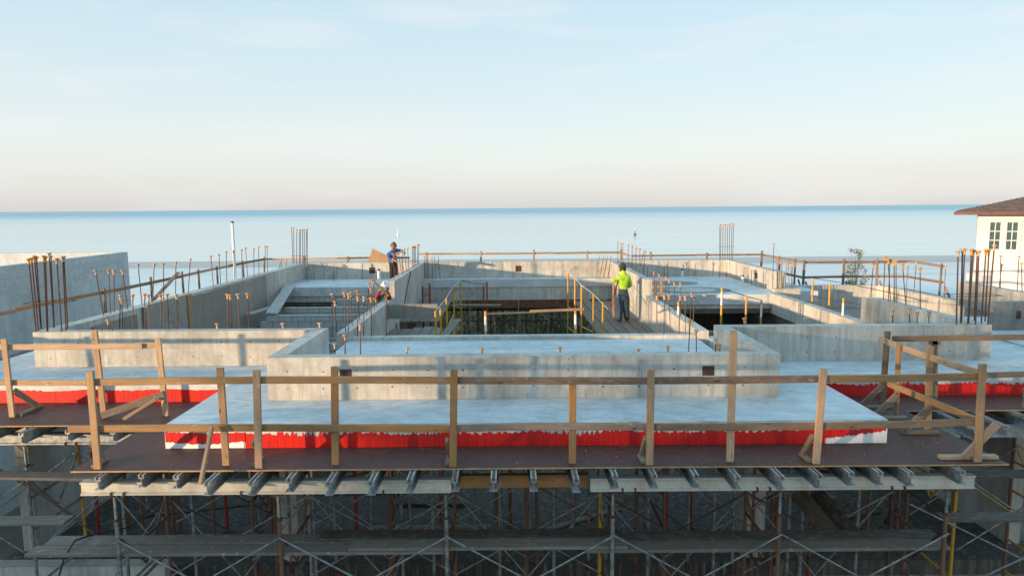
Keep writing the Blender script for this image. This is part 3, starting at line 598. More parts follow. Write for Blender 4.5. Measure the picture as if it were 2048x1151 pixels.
# shoring frames: two legs, rungs, screw jacks and heads
ztop = zs-hs-.004
def frame_tower(x, y0, y1, z0, label, group, mats, name='shoring_frame', zt=None, r=.027):
    zt = ztop if zt is None else zt
    t = thing(name, (x, (y0+y1)/2, z0), label, 'scaffold', group); ma, mb = mats
    for y, m in ((y0, ma), (y1, mb)):
        MB().tube((x, y, z0), (x, y, zt-.34), r, n=10).build('leg', m, t)
        j = MB().tube((x, y, zt-.5), (x, y, zt-.02), r*.72, n=8).build('screw_jack', GV, t)
        MB().box(x-.08, x+.08, y-.07, y+.07, zt-.02, zt-.003).build('head_plate', M_['rust'], j)
        MB().tube((x, y, zt-.36), (x, y, zt-.33), r*1.5, n=8).tube((x-.09, y, zt-.345), (x+.09, y+.03, zt-.345), .008, n=5).build('jack_nut', M_['rust'], j)
    for z in (zt-.88, zt-1.4, zt-2.3, zt-2.9):
        if z > z0+.1: MB().tube((x, y0, z), (x, y1, z), r*.8, n=7).build('rung', random.choice(mats), t)
    for (za, zb) in ((zt-.62, zt-1.25),): MB().tube((x, y0+.05, za), (x, y0+(y1-y0)*.5, zb), r*.6, n=6).tube((x, y1-.05, za), (x, y0+(y1-y0)*.5, zb), r*.6, n=6).build('knee_brace', random.choice(mats), t)
    return t
def xbrace(p, q, drop, label, group, y, mat):
    t = thing('cross_brace', ((p+q)/2, y, -4.15-drop), label, 'brace', group); z = -4.13
    MB().tube((p, y-.03, z), (q, y-.03, z-drop), .0125, n=6).build('bar', mat, t); MB().tube((p, y-.055, z-drop), (q, y-.055, z), .0125, n=6).build('bar', random.choice((GV, mat)), t)
legs = [on_line_y(u, 8.3, -4.1).x for u in (235, 560, 893, 1225, 1558, 1890)]
FM = [(M_['galv'], SBR), (SBR, GV), (GV, SBR), (GV, M_['paint_yellow']), (M_['steel_brown'], SBR), (SBR, M_['rust'])]
FLAB = ('shoring frame with brown inner leg under the free end of the left stringer', 'brown-legged shoring frame just in front of the left concrete column', 'shoring frame at the joint of the left stringer and the timber beam',
        'shoring frame with a yellow inner leg at the joint of timber beam and right stringer', 'brown shoring frame just in front of the right concrete column', 'rusty shoring frame under the free end of the right stringer')
for x, ms, lb in zip(legs, FM, FLAB): frame_tower(x, 8.3, 9.52, G, lb, 'shoring frames under the front deck', ms)
for a, b_ in zip(legs, legs[1:]):
    xbrace(a, b_, 1.22, 'galvanised cross brace between the outer shoring legs below the front deck', 'outer cross braces', 8.27, GV)
    xbrace(a, b_, 1.22, 'cross brace between the inner shoring legs below the front deck', 'inner cross braces', 9.55, random.choice((GV, M_['rust'])))
    xbrace(a, b_, 2.6, 'long sway brace lower down on the inner shoring legs', 'lower sway braces', 9.6, GV)
lx = [-11.0, -9.3, -7.55, -6.1]
for x in lx: frame_tower(x, 10.2, 11.45, G, 'steel shoring frame under the left wing of the deck', 'shoring frames under the left wing', random.choice(FM))
for a, b_ in zip(lx, lx[1:]):
    for y in (10.15, 11.4): xbrace(a, b_, 1.22, 'cross brace between the shoring frames of the left wing', 'cross braces of the left wing', y, random.choice((GV, SBR)))
xbrace(lx[-1], legs[0], 1.4, 'cross brace tying the left wing shoring to the front shoring', None, 9.9, GV)
rx = [6.9, 8.7, 10.5]
for x in rx: frame_tower(x, 10.2, 11.45, G, 'yellow and brown shoring frame under the right wing of the deck', 'shoring frames under the right wing', (M_['paint_yellow'], SBR))
for a, b_ in zip(rx, rx[1:]):
    for y in (10.15, 11.4): xbrace(a, b_, 1.22, 'cross brace between the shoring frames of the right wing', 'cross braces of the right wing', y, random.choice((GV, M_['paint_yellow'])))
xbrace(legs[-1], rx[1], 1.6, 'cross brace tying the right wing shoring to the front shoring', None, 9.1, GV)
mid_ = [(a+b_)/2 for a, b_ in zip(legs, legs[1:])]
for x in mid_: frame_tower(x, 10.05, 11.2, G, 'inner shoring frame standing between the props deep under the front deck', 'inner shoring frames', random.choice(((SBR, GV), (GV, SBR), (SBR, M_['rust']))))
for a, b_ in zip(mid_, mid_[1:]): xbrace(a, b_, 1.22, 'cross brace between the inner shoring frames deep under the deck', 'cross braces of the inner frames', 10.02, random.choice((GV, SBR)))
# adjustable props on the floor below
def prop(x, y, zb, zt, red):
    t = thing('steel_prop', (x, y, zb), 'red lower-tube adjustable steel prop under the slab' if red else 'grey-brown adjustable steel prop under the slab', 'prop', 'red props under the slab' if red else 'grey-brown props under the slab')
    L = zt-zb; ln = Vector((rnd(-.03, .03), rnd(-.03, .03), 0))
    MB().tube((x, y, zb+.008), Vector((x, y, zb+L*.55))+ln*.5, .034, n=8).build('outer_tube', RED if red else random.choice((SBR, SBR, GV)), t)
    MB().tube(Vector((x, y, zb+L*.55))+ln*.5, Vector((x, y, zt-.008))+ln, .028, n=8).build('inner_tube', random.choice((GV, GV, SBR, SBR)), t)
    MB().box(x-.07, x+.07, y-.07, y+.07, zb+.001, zb+.009).build('base_plate', M_['rust'], t)
    q = Vector((x, y, zt))+ln; MB().box(q.x-.08, q.x+.08, q.y-.08, q.y+.08, zt-.009, zt-.001).build('head_plate', M_['rust'], t)
    MB().tube(Vector((x, y, zb+L*.54))+ln*.5, Vector((x, y, zb+L*.57))+ln*.5, .042, n=8).tube((x-.1, y, zb+L*.56), (x+.1, y-.05, zb+L*.56), .009, n=5).build('collar', M_['rust'], t)
zsoff = D-.03
for yi, (y, st_) in enumerate(((10.45, 1.05), (11.25, 1.15))):          # props from the ground up to the joists
    x = -5.0+.4*yi
    while x < 5.9:
        prop(x+rnd(-.2, .2), y+rnd(-.15, .15), G+.02, zj-.168, random.random() < .3); x += st_*rnd(.5, 1.0)
for k in range(7):
    x = -5.6+k*1.75; xbrace(x, x+1.75, rnd(1.0, 1.5), 'dim cross brace deep under the front deck', 'dim cross braces under the deck', 10.85+rnd(-.1, .1), random.choice((GV, SBR, M_['rust'])))
for k in range(8):
    x = -8.2+k*2.05; xbrace(x, x+2.05, rnd(1.2, 1.9), 'cross brace between the props on the floor below', 'cross braces on the floor below', 13.1+rnd(-.2, .2), random.choice((GV, SBR, SBR)))
for yi, y in enumerate((12.75, 13.3)):
    x = -8.2+.35*yi
    while x < 8.9:
        if min(abs(x+4.2), abs(x-4.45)) > .35: prop(x+rnd(-.12, .12), y+rnd(-.12, .12), FL, zsoff, random.random() < .38)
        x += rnd(.6, 1.15)
for x in (-7.8, -6.4, -5.1, 5.3, 6.6, 7.9): prop(x, 26.3, FL, zsoff-.25, random.random() < .3); prop(x+.4, 28.0, FL, zsoff, random.random() < .3)
tag(part('formwork_soffit', M_['form_ply'], (-9.4, 9.6, 12.21, 13.39, D-.024, D-.004)))
# scaffold planks
def plank(p, q, w, label, mat='plank_grey', t=.042, group=None, side=(0, 0, 1)):
    """a single plank lying along p-q; `side` is the direction of its thickness"""
    o = board('plank', p, q, w, t, M_[mat], None, side, .005, rnd(-.01, .01)); return tag(o, label, 'plank', group)
zp = ztop-.88+.042
for (u0, u1, y, dz, mt, lb) in ((-60, 138, 9.35, .0, 'plank_grey', 'short pale scaffold plank end beyond the leftmost front shoring leg'),
        (62, 890, 8.45, .0, 'plank_grey', 'long grey scaffold plank, outer of the two left of the middle shoring leg'), (100, 895, 8.72, .0, 'plank_grey', 'long grey scaffold plank, inner of the two left of the middle shoring leg'),
        (700, 1252, 8.46, .045, 'plank_grey', 'scaffold plank lapped on top across the middle of the front shoring, outer one'), (640, 1238, 8.73, .045, 'plank_brown', 'dark scaffold plank lapped on top across the middle of the front shoring, inner one'),
        (1170, 1890, 8.45, .0, 'plank_grey', 'long scaffold plank between the middle and the rightmost shoring legs, outer one'), (1180, 1870, 8.72, .0, 'plank_brown', 'dark scaffold plank between the middle and the rightmost shoring legs, inner one'),
        (1880, 2110, 9.2, .01, 'plank_brown', 'brown scaffold plank reaching past the rightmost front shoring leg')):
    a, b_ = on_line_y(u0, y, zp+dz), on_line_y(u1, y, zp+dz); plank(a, b_, .245, lb, mt)
plank((-9.6, 10.1, -3.98), (-6.2, 9.9, -3.98), .25, 'grey plank on the shoring under the left wing of the deck', 'plank_grey'); plank((6.3, 9.8, -4.0), (10.8, 9.8, -4.0), .25, 'brown plank on the shoring under the right wing of the deck', 'plank_brown')
a, b_ = AY(1596, 985, 9.9), AY(1664, 1068, 8.95); plank(a, b_, .24, 'grey plank sloping down from the right part of the front stringer', 'plank_grey', .042, None, (-.45, -.1, 1))
a, b_ = AY(1632, 985, 9.95), AY(1702, 1066, 9.0); plank(a, b_, .24, 'dark plank sloping beside the grey one under the right stringer', 'plank_brown', .042, None, (-.45, -.1, 1))
for i in range(26):
    x, y, a = rnd(-8, -1) if i < 11 else rnd(1, 8), rnd(13.0, 19.5), rnd(-.5, .9); L = rnd(1.2, 3.2)
    tag(board('lumber', (x-L/2*math.cos(a), y-L/2*math.sin(a), FL+.025+.04*(i % 3)), (x+L/2*math.cos(a), y+L/2*math.sin(a), FL+.025+.04*(i % 3)), .14, .04, M_[random.choice(('plank_brown', 'plank_grey'))], None, (0, 0, 1)), 'loose timber lying on the dim floor below the deck', 'lumber', 'loose timber on the floor below')
# cables
cb = thing('cable', (-7, 10, -5), 'black cable sagging over the planks at the left of the shoring', 'cable')
pts = [AY(118, 1151, 8.35), AY(130, 1110, 8.35), AY(150, 1080, 8.5), AY(190, 1066, 8.9), AY(250, 1055, 9.6), AY(300, 1030, 10.5), AY(350, 1000, 11.2)]; MB().path(pts, .012, 6).build('wire', M_['cable'], cb)
# small litter on the deck
b = MB()
for i in range(110):
    x, y = (rnd(-5.3, 6), rnd(8.2, 8.9)) if i < 90 else (rnd(5.1, 6.1), rnd(8.3, 10.3)); s = rnd(.004, .015); a = rnd(0, 3)
    c, q = math.cos(a)*s, math.sin(a)*s*.5
    b.add([(x-c, y-q, D+.004), (x+q, y-c, D+.004), (x+c, y+q, D+.006), (x-q, y+c, D+.009), (x, y, D+.012)], [(0, 1, 4), (1, 2, 4), (2, 3, 4), (3, 0, 4)])
tag(b.build('litter', M_['paper']), 'pale chips and shavings scattered on the front plywood deck', 'litter', kind='stuff')

# ------------------------------------------------------------------ central opening: platforms, yellow frames, rails
YL, WH = M_['paint_yellow'], M_['paint_white']
ZP = -3.55
for i, (x0, x1) in enumerate(((2.35, 2.67), (2.69, 2.97), (2.99, 3.26), (3.28, 3.55), (3.57, 3.82), (3.84, 4.04))):
    plank(((x0+x1)/2+.06, 18.7+rnd(-.1, .25), ZP-.022), ((x0+x1)/2-.0, 26.0+rnd(-.3, .3), ZP-.022), x1-x0, 'grey working plank under the feet of the worker in yellow', 'plank_grey', .044, 'planks under the worker in yellow')
for i in range(5):
    x = -3.42+i*.3; plank((x, 15.2+rnd(0, .2), ZP-.022), (x, 20.2+rnd(-.2, .2), ZP-.022), .28, 'frost-grey plank of the platform behind the small cross beam', 'plank_grey', .044, 'planks of the left platform')
for i in range(4):
    x = -3.42+i*.31; plank((x, 21.4, ZP-.02), (x, 26.6, ZP-.02), .29, 'grey plank along the foot of the left bay wall', 'plank_grey', .044, 'planks along the left bay wall')
plank((-2.2, 24.6, ZP+.05), (-.4, 24.5, ZP+.05), .3, 'pale plank lying across the far yellow frame posts', 'plank_grey'); plank((-2.05, 16.0, ZP+.03), (-1.75, 21.5, ZP+.03), .26, 'pale plank edging the left platform next to the yellow posts', 'plank_grey')
def yframe(label, posts, rungs, mat=YL, r=.03, zb=FL):
    t = thing('scaffold_frame', (posts[0][0].x, posts[0][0].y, zb), label, 'scaffold frame')
    for top, m in posts:
        if isinstance(m, tuple):
            zm = top.z-.12; MB().tube((top.x, top.y, zb+.002), (top.x, top.y, zm-.35), r, n=8).tube((top.x, top.y, zm), top, r, n=8).build('post', YL, t); MB().tube((top.x, top.y, zm-.35), (top.x, top.y, zm), r+.001, n=8).build('white_sleeve', WH, t)
        else: MB().tube((top.x, top.y, zb+.002), top, r, n=8).build('post', m, t)
    for i, j, z in rungs: p, q = posts[i][0], posts[j][0]; MB().tube((p.x, p.y, z), (q.x, q.y, z), .02, n=7).build('rung', mat, t)
    return t
A_ = AY
yframe('yellow scaffold frame posts stepping back along the left platform', [(A_(871, 622, 18.0), YL), (A_(881, 616, 18.4), YL), (A_(893, 595, 20.5), YL), (A_(907, 572, 23.2), YL), (A_(921, 560, 25.0), YL)], [(2, 3, -3.62), (2, 3, -4.2), (0, 1, -3.9)])
yframe('tall yellow ladder frame in the middle of the plank walkway edge', [(A_(1136, 544, 24.4), YL), (A_(1150, 555, 23.2), YL)], [(0, 1, -3.55), (0, 1, -4.3), (0, 1, -4.9)])
yframe('yellow ladder frame beside the worker in yellow', [(A_(1163, 570, 21.2), YL), (A_(1187, 588, 20.2), YL), (A_(1206, 604, 19.0), YL)], [(0, 1, -3.72), (0, 1, -3.98), (0, 1, -4.5), (1, 2, -4.2)])
yframe('yellow post with a white sleeve at the near edge of the central opening', [(A_(971, 622, 15.6), (1,))], [])
yframe('yellow post with a white sleeve below the tall ladder frame', [(A_(1151, 618, 16.0), (1,))], [])
yframe('pair of red-painted posts at the back of the central opening', [(A_(967, 572, 25.6), M_['rust_light']), (A_(974, 563, 25.9), RED)], [], r=.028)
yframe('short red-brown posts beside the left bay wall', [(A_(845, 572, 23.4), M_['rust_light']), (A_(859, 566, 24.2), RED)], [(0, 1, -3.0)], M_['rust_light'], .032)
yframe('thin grey pole in the middle of the central opening', [(A_(1037, 600, 26.8), GV)], [], r=.02)
rl = thing('toe_rail', (.3, 15.8, -2.95), 'pale timber rail across the near side of the central opening', 'rail')
board('rail', A_(973, 627, 15.6), A_(1072, 624, 15.8), .035, .035, M_['plank_grey'], rl); board('rail', A_(1060, 622, 15.75), A_(1168, 618, 16.0), .06, .03, P, rl)
for lab, pts in (('white rope strung between the yellow posts on the left', [(871, 622, 18.0), (893, 595, 20.5), (907, 572, 23.2), (921, 560, 25.0)]), ('white rope sloping from the tall ladder frame to the planks', [(1136, 544, 24.4), (1150, 556, 23.2), (1163, 570, 21.2), (1187, 588, 20.2), (1216, 618, 19.0)]),
                 ('dark cable looped across the back of the central opening', [(921, 560, 25.0), (945, 566, 25.4), (974, 568, 25.9)])):
    t = thing('rope', A_(*pts[0]), lab, 'rope'); MB().path([A_(*p) for p in pts], .012, 5).build('strand', M_['cable'] if 'dark' in lab else M_['rope'], t)
h = thing('hose', (-3.58, 22, -3.3), 'dark red hose hanging down the left bay wall', 'hose')
MB().path([(-3.73, 24.2, T+.02), (-3.585, 24.1, T-.02), (-3.585, 23.4, -2.6), (-3.585, 22.6, -3.1), (-3.585, 22.0, -3.5)], .018, 6).build('tube', M_['hose'], h)
# shores standing beyond, seen through the opening
for i, x in enumerate((-2.6, -1.5, -.4, .6, 1.7, 2.8)):
    frame_tower(x, 28.9, 30.1, G, 'dark shoring frame under the seaward bay, seen through the central opening', 'shoring frames under the seaward bay', (SBR, SBR), zt=-3.25)
    frame_tower(x+.5, 31.0, 32.1, G, 'dark shoring frame at the seaward edge of the back bay', 'outer shoring frames of the seaward bay', (SBR, SBR), zt=-3.25)
    frame_tower(x-.3, 25.6, 26.8, FL+.001, 'dark scaffold frame standing on the floor of the central opening', 'scaffold frames inside the central opening', (SBR, random.choice((YL, SBR))), zt=-4.1)
    if i: xbrace(x-1.05, x, .9, 'dark cross brace under the seaward bay', 'cross braces under the seaward bay', 28.85, SBR)
plank((-2.9, 29.5, -4.9), (2.9, 29.5, -4.9), .24, 'dark plank crossing the shoring under the seaward bay', 'plank_brown')
for z_, lb in ((-4.3, 'upper'), (-5.5, 'lower')): plank((-3.0, 28.8, z_), (3.2, 28.8, z_), .1, lb + ' dark ledger board tied across the seaward shoring', 'plank_brown', .04, None, (0, 1, 0))
for x in (-1.7, 2.4): prop(x, 27.3, FL, -3.75, False)
# right openings: white and yellow posts, ropes
def gpost(u, v, y, lab, zb, sleeve=True): return yframe(lab, [(A_(u, v, y), (1,) if sleeve else YL)], [], r=.028, zb=zb)
gpost(1444, 574, 17.6, 'white-banded yellow post at the near side of the right opening', FL); gpost(1493, 592, 18.4, 'yellow post in the middle of the right opening', FL, False); gpost(1523, 600, 18.8, 'white-banded yellow post next to the lit beam of the right opening', FL); gpost(1357, 603, 17.0, 'white-banded yellow post behind the rebars of the right stepped wall', FL)
gpost(1626, 556, 20.4, 'tall yellow post at the back of the terrace pit', -3.62, False); gpost(1660, 566, 19.8, 'second yellow post in the terrace pit', -3.62, False); gpost(1687, 596, 17.6, 'short white-banded post at the near end of the terrace pit', -3.62)
for lab, pts in (('dark line strung over the terrace pit to the right side wall', [(1626, 556, 20.4), (1700, 568, 19.0), (1780, 585, 17.4), (1850, 602, 16.2)]), ('dark line strung between the posts of the right opening', [(1444, 576, 17.6), (1493, 592, 18.4), (1523, 600, 18.8)]), ('slack dark line low in the terrace pit', [(1626, 592, 20.4), (1662, 600, 19.8), (1690, 604, 17.6), (1726, 609, 16.8)])):
    t = thing('rope', A_(*pts[0]), lab, 'rope'); MB().path([A_(*p) for p in pts], .010, 5).build('strand', M_['cable'], t)
# round fresh patches and vent stubs on the right back slab
for i, (x, y, r, rr) in enumerate(((6.15, 23.4, .95, .72), (5.9, 25.6, .75, .0))):
    b = MB(); n = 28
    b.add([(x+r*1.5*math.cos(k*2*math.pi/n)*(1+.08*math.sin(3*k)), y+r*math.sin(k*2*math.pi/n)*(1+.06*math.cos(5*k)), S+.004) for k in range(n)], [tuple(range(n))]); b.build('patch', CD, HOUSE)
    if rr: b = MB(); b.add([(x+rr*1.2*math.cos(k*2*math.pi/n), y+rr*.85*math.sin(k*2*math.pi/n), S+.008) for k in range(n)], [tuple(range(n))]); b.build('patch', M_['concrete'], HOUSE)
def stub(x, y, z, h, r, lab):
    t = thing('vent_pipe', (x, y, z), lab, 'pipe'); MB().tube((x, y, z-.01), (x, y, z+h-.03), r, n=10).build('pipe', M_['pvc'], t); MB().tube((x, y, z+h-.05), (x, y, z+h), r*1.15, n=10).build('cap', M_['black'], t)
a = on_line_x(471, -8.71, T); stub(-8.71, a.y, T, 1.86, .042, 'tall white vent pipe standing on the left side wall')
for u, v, lab in ((1364, 552, 'short white pipe stub with black cap by the right back parapet'), (1485, 566, 'short white pipe stub with black cap by the right side parapet')): a = AZ(u, v, S); stub(a.x, a.y, S, .3, .05, lab)
a = AZ(756, 572, S); stub(a.x, 25.6, S, .62, .055, 'white pipe with black cap beside the white hard hat')
a = AZ(579, 568, S); stub(a.x, 25.6, S, .2, .05, 'small capped pipe at the head of the leaning plank')
stub(12.3, 15.9, S+.028, .3, .06, 'capped pipe stub on the slab in front of the right wing wall')
# left opening: block walls, form panels, leaning planks
def cmu(label, x0, x1, y, ztop_, rows, axis='x'):
    t = thing('block_wall', ((x0+x1)/2, y, ztop_-rows*.2), label, 'block wall')
    if not hasattr(cmu, 'me'):
        cmu.me = MB().box(-.195, .195, -.095, .095, -.095, .095).mesh('block'); cmu.me.materials.append(M_['block'])
        bm = bmesh.new(); bm.from_mesh(cmu.me); bmesh.ops.bevel(bm, geom=bm.edges[:], offset=.008, segments=1, affect='EDGES'); bm.to_mesh(cmu.me); bm.free()
    for r_ in range(rows):
        z = ztop_-.1-r_*.2; x = x0+.2-(.2 if r_ % 2 else 0)
        while x < x1+.1:
            p = (x, y+rnd(-.006, .006), z) if axis == 'x' else (y+rnd(-.006, .006), x, z)
            link('block', cmu.me, M_['block'], t, Matrix.Translation(p) @ (Matrix() if axis == 'x' else Matrix.Rotation(math.pi/2, 4, 'Z'))); x += .4
    e = MB().box(x0+.02, x1-.02, y-.08, y+.08, ztop_-rows*.2, ztop_-.012) if axis == 'x' else MB().box(y-.08, y+.08, x0+.02, x1-.02, ztop_-rows*.2, ztop_-.012)
    tag(e.build('mortar', M_['concrete_dark'], t), kind='stuff')
cmu('low grey block wall nearest in the left opening, bonded courses visible', -7.7, -4.3, 21.2, -3.28, 5); cmu('grey block wall behind the nearest one in the left opening', -7.7, -4.3, 22.9, -3.28, 4); cmu('short grey block wall under the back beam of the left opening', -6.3, -4.3, 24.4, -3.22, 4)
cmu('grey block wall running back along the left bay wall', 17.2, 24.3, -4.15, -3.3, 5, 'y'); cmu('near block wall crossing the left opening behind the parapet rebars', -6.6, -4.3, 17.0, -3.35, 4)
part('landing', CD, (-8.55, -3.9, 16.5, 25.0, -4.5, -4.3))
plank(on_line_y(543, 21.1, -3.22), on_line_y(581, 25.5, S+.06), .36, 'wide pale plank leaning from the block wall up to the roof slab', 'plank_pale', .05, None, (0, .4, 1)); plank(on_line_y(497, 21.15, -3.24), on_line_y(556, 23.0, -3.24), .28, 'pale plank laid across the block walls of the left opening', 'plank_pale')
fp = thing('form_panel', (-8.45, 17.2, -3.9), 'pencil-marked plywood form panel on the inner face of the left wall', 'form panel')
MB().box(-8.5, -8.44, 15.6, 17.55, -3.9, T+.04).build('sheet', M_['form_ply'], fp); MB().box(-8.555, -8.40, 17.56, 17.75, -3.9, T+.05).build('end_stud', M_['beam_wood'], fp)
for y in (15.62, 16.6): MB().box(-8.555, -8.502, y, y+.09, -3.9, T+.02).build('stud', M_['pine_old'], fp)
b = MB()
for i in range(46): y, z = rnd(16.4, 17.3), rnd(-3.3, -2.35); l = rnd(.05, .22); (b.box(-8.4395, -8.4365, y, y+l, z, z+.008) if i % 2 else b.box(-8.4395, -8.4365, y, y+.01, z, z+l))
tag(b.build('pencil_marks', M_['black'], fp), kind='stuff')
fp = thing('form_panel', (-8.5, 21, -3.9), 'long boarded form panel still fixed inside the left wall', 'form panel')
for k in range(9): MB().box(-8.553, -8.52-rnd(0, .008), 18.0+k*.62, 18.612+k*.62, -3.9, T-.05-rnd(0, .03)).build('sheet', M_['form_ply'], fp)
fp = thing('form_panel', (-8.5, 14.4, -3.9), 'short form panel in the near corner of the left wall', 'form panel')
for k in range(3): MB().box(-8.553, -8.52, 13.7+k*.55, 14.24+k*.55, -3.9, T-.12).build('sheet', M_['form_ply'], fp)
dp = thing('door_buck', (4.35, 20.9, -3.95), 'pair of timber studs at the end of the right bay wall', 'stud')
for x in (4.38, 4.56): board('stud', (x, 20.72, -3.2), (x, 20.72, T-.02), .09, .07, P if x > 4.5 else PO, dp)
# plywood offcut and red brace in the background
op = tag(MB().prism([(AY(u, v, 29.1).x, AY(u, v, 29.1).z) for u, v in ((733, 533), (788, 533), (786, 516), (745, 497))], 'y', 29.1, 29.13).build('plywood_offcut', M_['beam_wood']), 'brown plywood offcut propped up behind the worker in blue', 'plywood')
rp = thing('turnbuckle_brace', (-10.3, 19.6, D), 'red and timber raking brace leaning by the left side rail', 'brace')
MB().tube((-10.35, 18.6, -2.95), (-10.2, 19.4, -2.45), .035, n=7).build('red_tube', RED, rp); board('timber', (-10.2, 19.3, -2.5), (-10.0, 20.4, -1.85), .09, .05, PO, rp)
hd = thing('handle_loop', (-6.9, 12.55, T), 'black cable loop lying on the left parapet top', 'cable'); MB().path([(-7.55+.11*math.cos(a), 12.55, T+.05*math.sin(a)) for a in [i*math.pi/8 for i in range(9)]], .010, 5).build('loop', M_['black'], hd)

# ------------------------------------------------------------------ block wing on the left
LWG = thing('block_wing', (-20, 25, G), 'roofless concrete block wing with tall blank walls left of the guard rail', 'building')
X0, zt = -16.4, AX(255, 503.5, -16.4).z; yb = AX(255, 503.5, -16.4).y
def wpart(name, mat, *bx):
    b = MB()
    for q in bx: b.box(*q)
    return b.build(name, mat, LWG)
wpart('side_wall', M_['concrete_pale'], (X0-.25, X0, 11.0, yb, G, zt)); wpart('back_wall', M_['concrete_pale'], (-32, X0-.252, yb-.25, yb, G, zt-.002)); wpart('far_wall', C, (-32.25, -32, 11, yb, G, zt-.004)); wpart('front_wall', C, (-32, X0-.252, 11, 11.25, G, zt-.9))
wpart('inner_slab', CS, (-32, X0-.252, 11.3, yb-.26, zt-1.3, zt-1.0))
M_['block_pale'] = concrete('block_pale', (.47, .49, .50), .85, .2)
bm_ = MB().box(0, .012, -.195, .195, -.095, .095).mesh('block'); bm_.materials.append(M_['block_pale'])
for r_ in range(3):                                   # the top courses of block show through the render
    y = 16.0+(.2 if r_ % 2 else 0)
    while y < yb-.25:
        if random.random() < .8: link('block', bm_, M_['block_pale'], LWG, Matrix.Translation((X0-.004+rnd(0, .004), y, zt-.32-.2*r_)))
        y += .4

# ------------------------------------------------------------------ white house on the right
RH = thing('white_house', (22.45, 33.0, G), 'white stucco house with shingled hip roof and paired casement windows', 'house')
hx, hy, hw = 22.45, 33.0, 12.0; ze = -.48
b = MB().box(hx, hx+hw, hy, hy+11, G, ze).build('wall', M_['stucco'], RH)
e0, e1, e2, e3 = hx-.85, hx+hw+.85, hy-.85, hy+11.85
for nm, q in (('gutter', (e0-.1, e1+.1, e2-.12, e2, ze-.02, ze+.12)), ('gutter', (e0-.12, e0, e2, e3, ze-.02, ze+.12))): MB().box(*q).build(nm, M_['gutter'], RH)
MB().box(e0, e1, e2, e3, ze, ze+.06).build('soffit', M_['trim_white'], RH)
rise = 1.75; rx0, rx1, ry = e0+6.9, e1-6.9, (e2+e3)/2
rf = MB().add([(e0, e2, ze+.06), (e1, e2, ze+.06), (e1, e3, ze+.06), (e0, e3, ze+.06), (rx0, ry, ze+rise), (rx1, ry, ze+rise)], [(0, 1, 5, 4), (1, 2, 5), (2, 3, 4, 5), (3, 0, 4)]).build('roof', M_['shingle'], RH)
def shingles(A, B, Cc, Dd, rows, wid):
    """courses of thick shingles from eave A-B up to ridge D-C"""
    b = MB(); A, B, Cc, Dd = map(Vector, (A, B, Cc, Dd)); nrm = (B-A).cross(Dd-A).normalized(); nrm = nrm if nrm.z > 0 else -nrm
    for r_ in range(rows):
        f0, f1 = r_/rows, (r_+1.12)/rows
        l0, r0, l1, r1 = A.lerp(Dd, f0), B.lerp(Cc, f0), A.lerp(Dd, min(1, f1)), B.lerp(Cc, min(1, f1)); L = (r0-l0).length; n = max(1, int(L/wid)); x = 0
        for k in range(n):
            g = rnd(.004, .02); a, c = k/n, (k+1)/n; h = rnd(.035, .075)
            p = [l0.lerp(r0, a), l0.lerp(r0, c-g/L), l1.lerp(r1, c-g/L), l1.lerp(r1, a)]
            v = [p[0]+nrm*.01, p[1]+nrm*.01, p[2], p[3], p[0]+nrm*h, p[1]+nrm*h, p[2]+nrm*.025, p[3]+nrm*.025]
            b.add(v, [(4, 5, 6, 7), (0, 1, 5, 4), (1, 2, 6, 5), (3, 0, 4, 7)])
    return b
tag(shingles((e0, e2-.05, ze+.08), (e1, e2-.05, ze+.08), (rx1, ry, ze+rise), (rx0, ry, ze+rise), 26, .3).build('shingles', M_['shingle'], rf), kind='stuff')
tag(shingles((e0-.05, e3, ze+.08), (e0-.05, e2, ze+.08), (rx0, ry, ze+rise), (rx0, ry+.01, ze+rise), 26, .3).build('shingles', M_['shingle'], rf), kind='stuff')
def casement(x0, x1, z0, z1, y):
    w = MB().box(x0-.1, x1+.1, y-.05, y-.002, z1, z1+.1).box(x0-.1, x0, y-.05, y-.002, z0-.1, z1).box(x1, x1+.1, y-.05, y-.002, z0-.1, z1).box(x0, x1, y-.05, y-.002, z0-.1, z0).build('window', M_['trim_white'], RH)
    mid = (x0+x1)/2
    for a, c in ((x0, mid-.07), (mid+.07, x1)):
        fr_ = MB(); f = .055
        fr_.box(a, a+f, y-.06, y-.004, z0, z1).box(c-f, c, y-.06, y-.004, z0, z1).box(a+f, c-f, y-.06, y-.004, z0, z0+f).box(a+f, c-f, y-.06, y-.004, z1-f, z1).build('sash', M_['trim_white'], w)
        for i in range(2):
            for j in range(3):
                px0 = a+f+(c-a-2*f)/2*i; px1 = px0+(c-a-2*f)/2; pz0 = z0+f+(z1-z0-2*f)/3*j; pz1 = pz0+(z1-z0-2*f)/3
                MB().box(px0+.012, px1-.012, y-.022, y-.012, pz0+.012, pz1-.012).build('pane', M_['glass'], w)
        m_ = MB(); xm = (a+c)/2; m_.box(xm-.017, xm+.017, y-.045, y-.004, z0+f, z1-f)
        for j in (1, 2): zz = z0+f+(z1-z0-2*f)/3*j; m_.box(a+f, c-f, y-.043, y-.004, zz-.017, zz+.017)
        m_.build('glazing_bar', M_['trim_white'], w)
    MB().box(mid-.07, mid+.07, y-.055, y-.003, z0, z1).build('mullion', M_['trim_white'], w)
wx_ = hx+.45; wa, wb_ = Vector((wx_, 0, -.80)), Vector((wx_+1.18, 0, -2.2)); casement(wa.x, wb_.x, wb_.z, wa.z, hy); casement(wa.x+4.2, wb_.x+4.2, wb_.z, wa.z, hy); casement(wa.x, wb_.x, wb_.z-3.4, wa.z-3.4, hy)
MB().box(hx-.06, hx+hw+.06, hy-.07, hy-.002, -3.55, -3.35).build('string_course', M_['stucco'], RH); MB().box(hx-.3, hx+hw, hy-1.2, hy-.9, G, -3.1).build('balcony_wall', M_['stucco'], RH)

RH.rotation_euler.z = math.radians(-34)
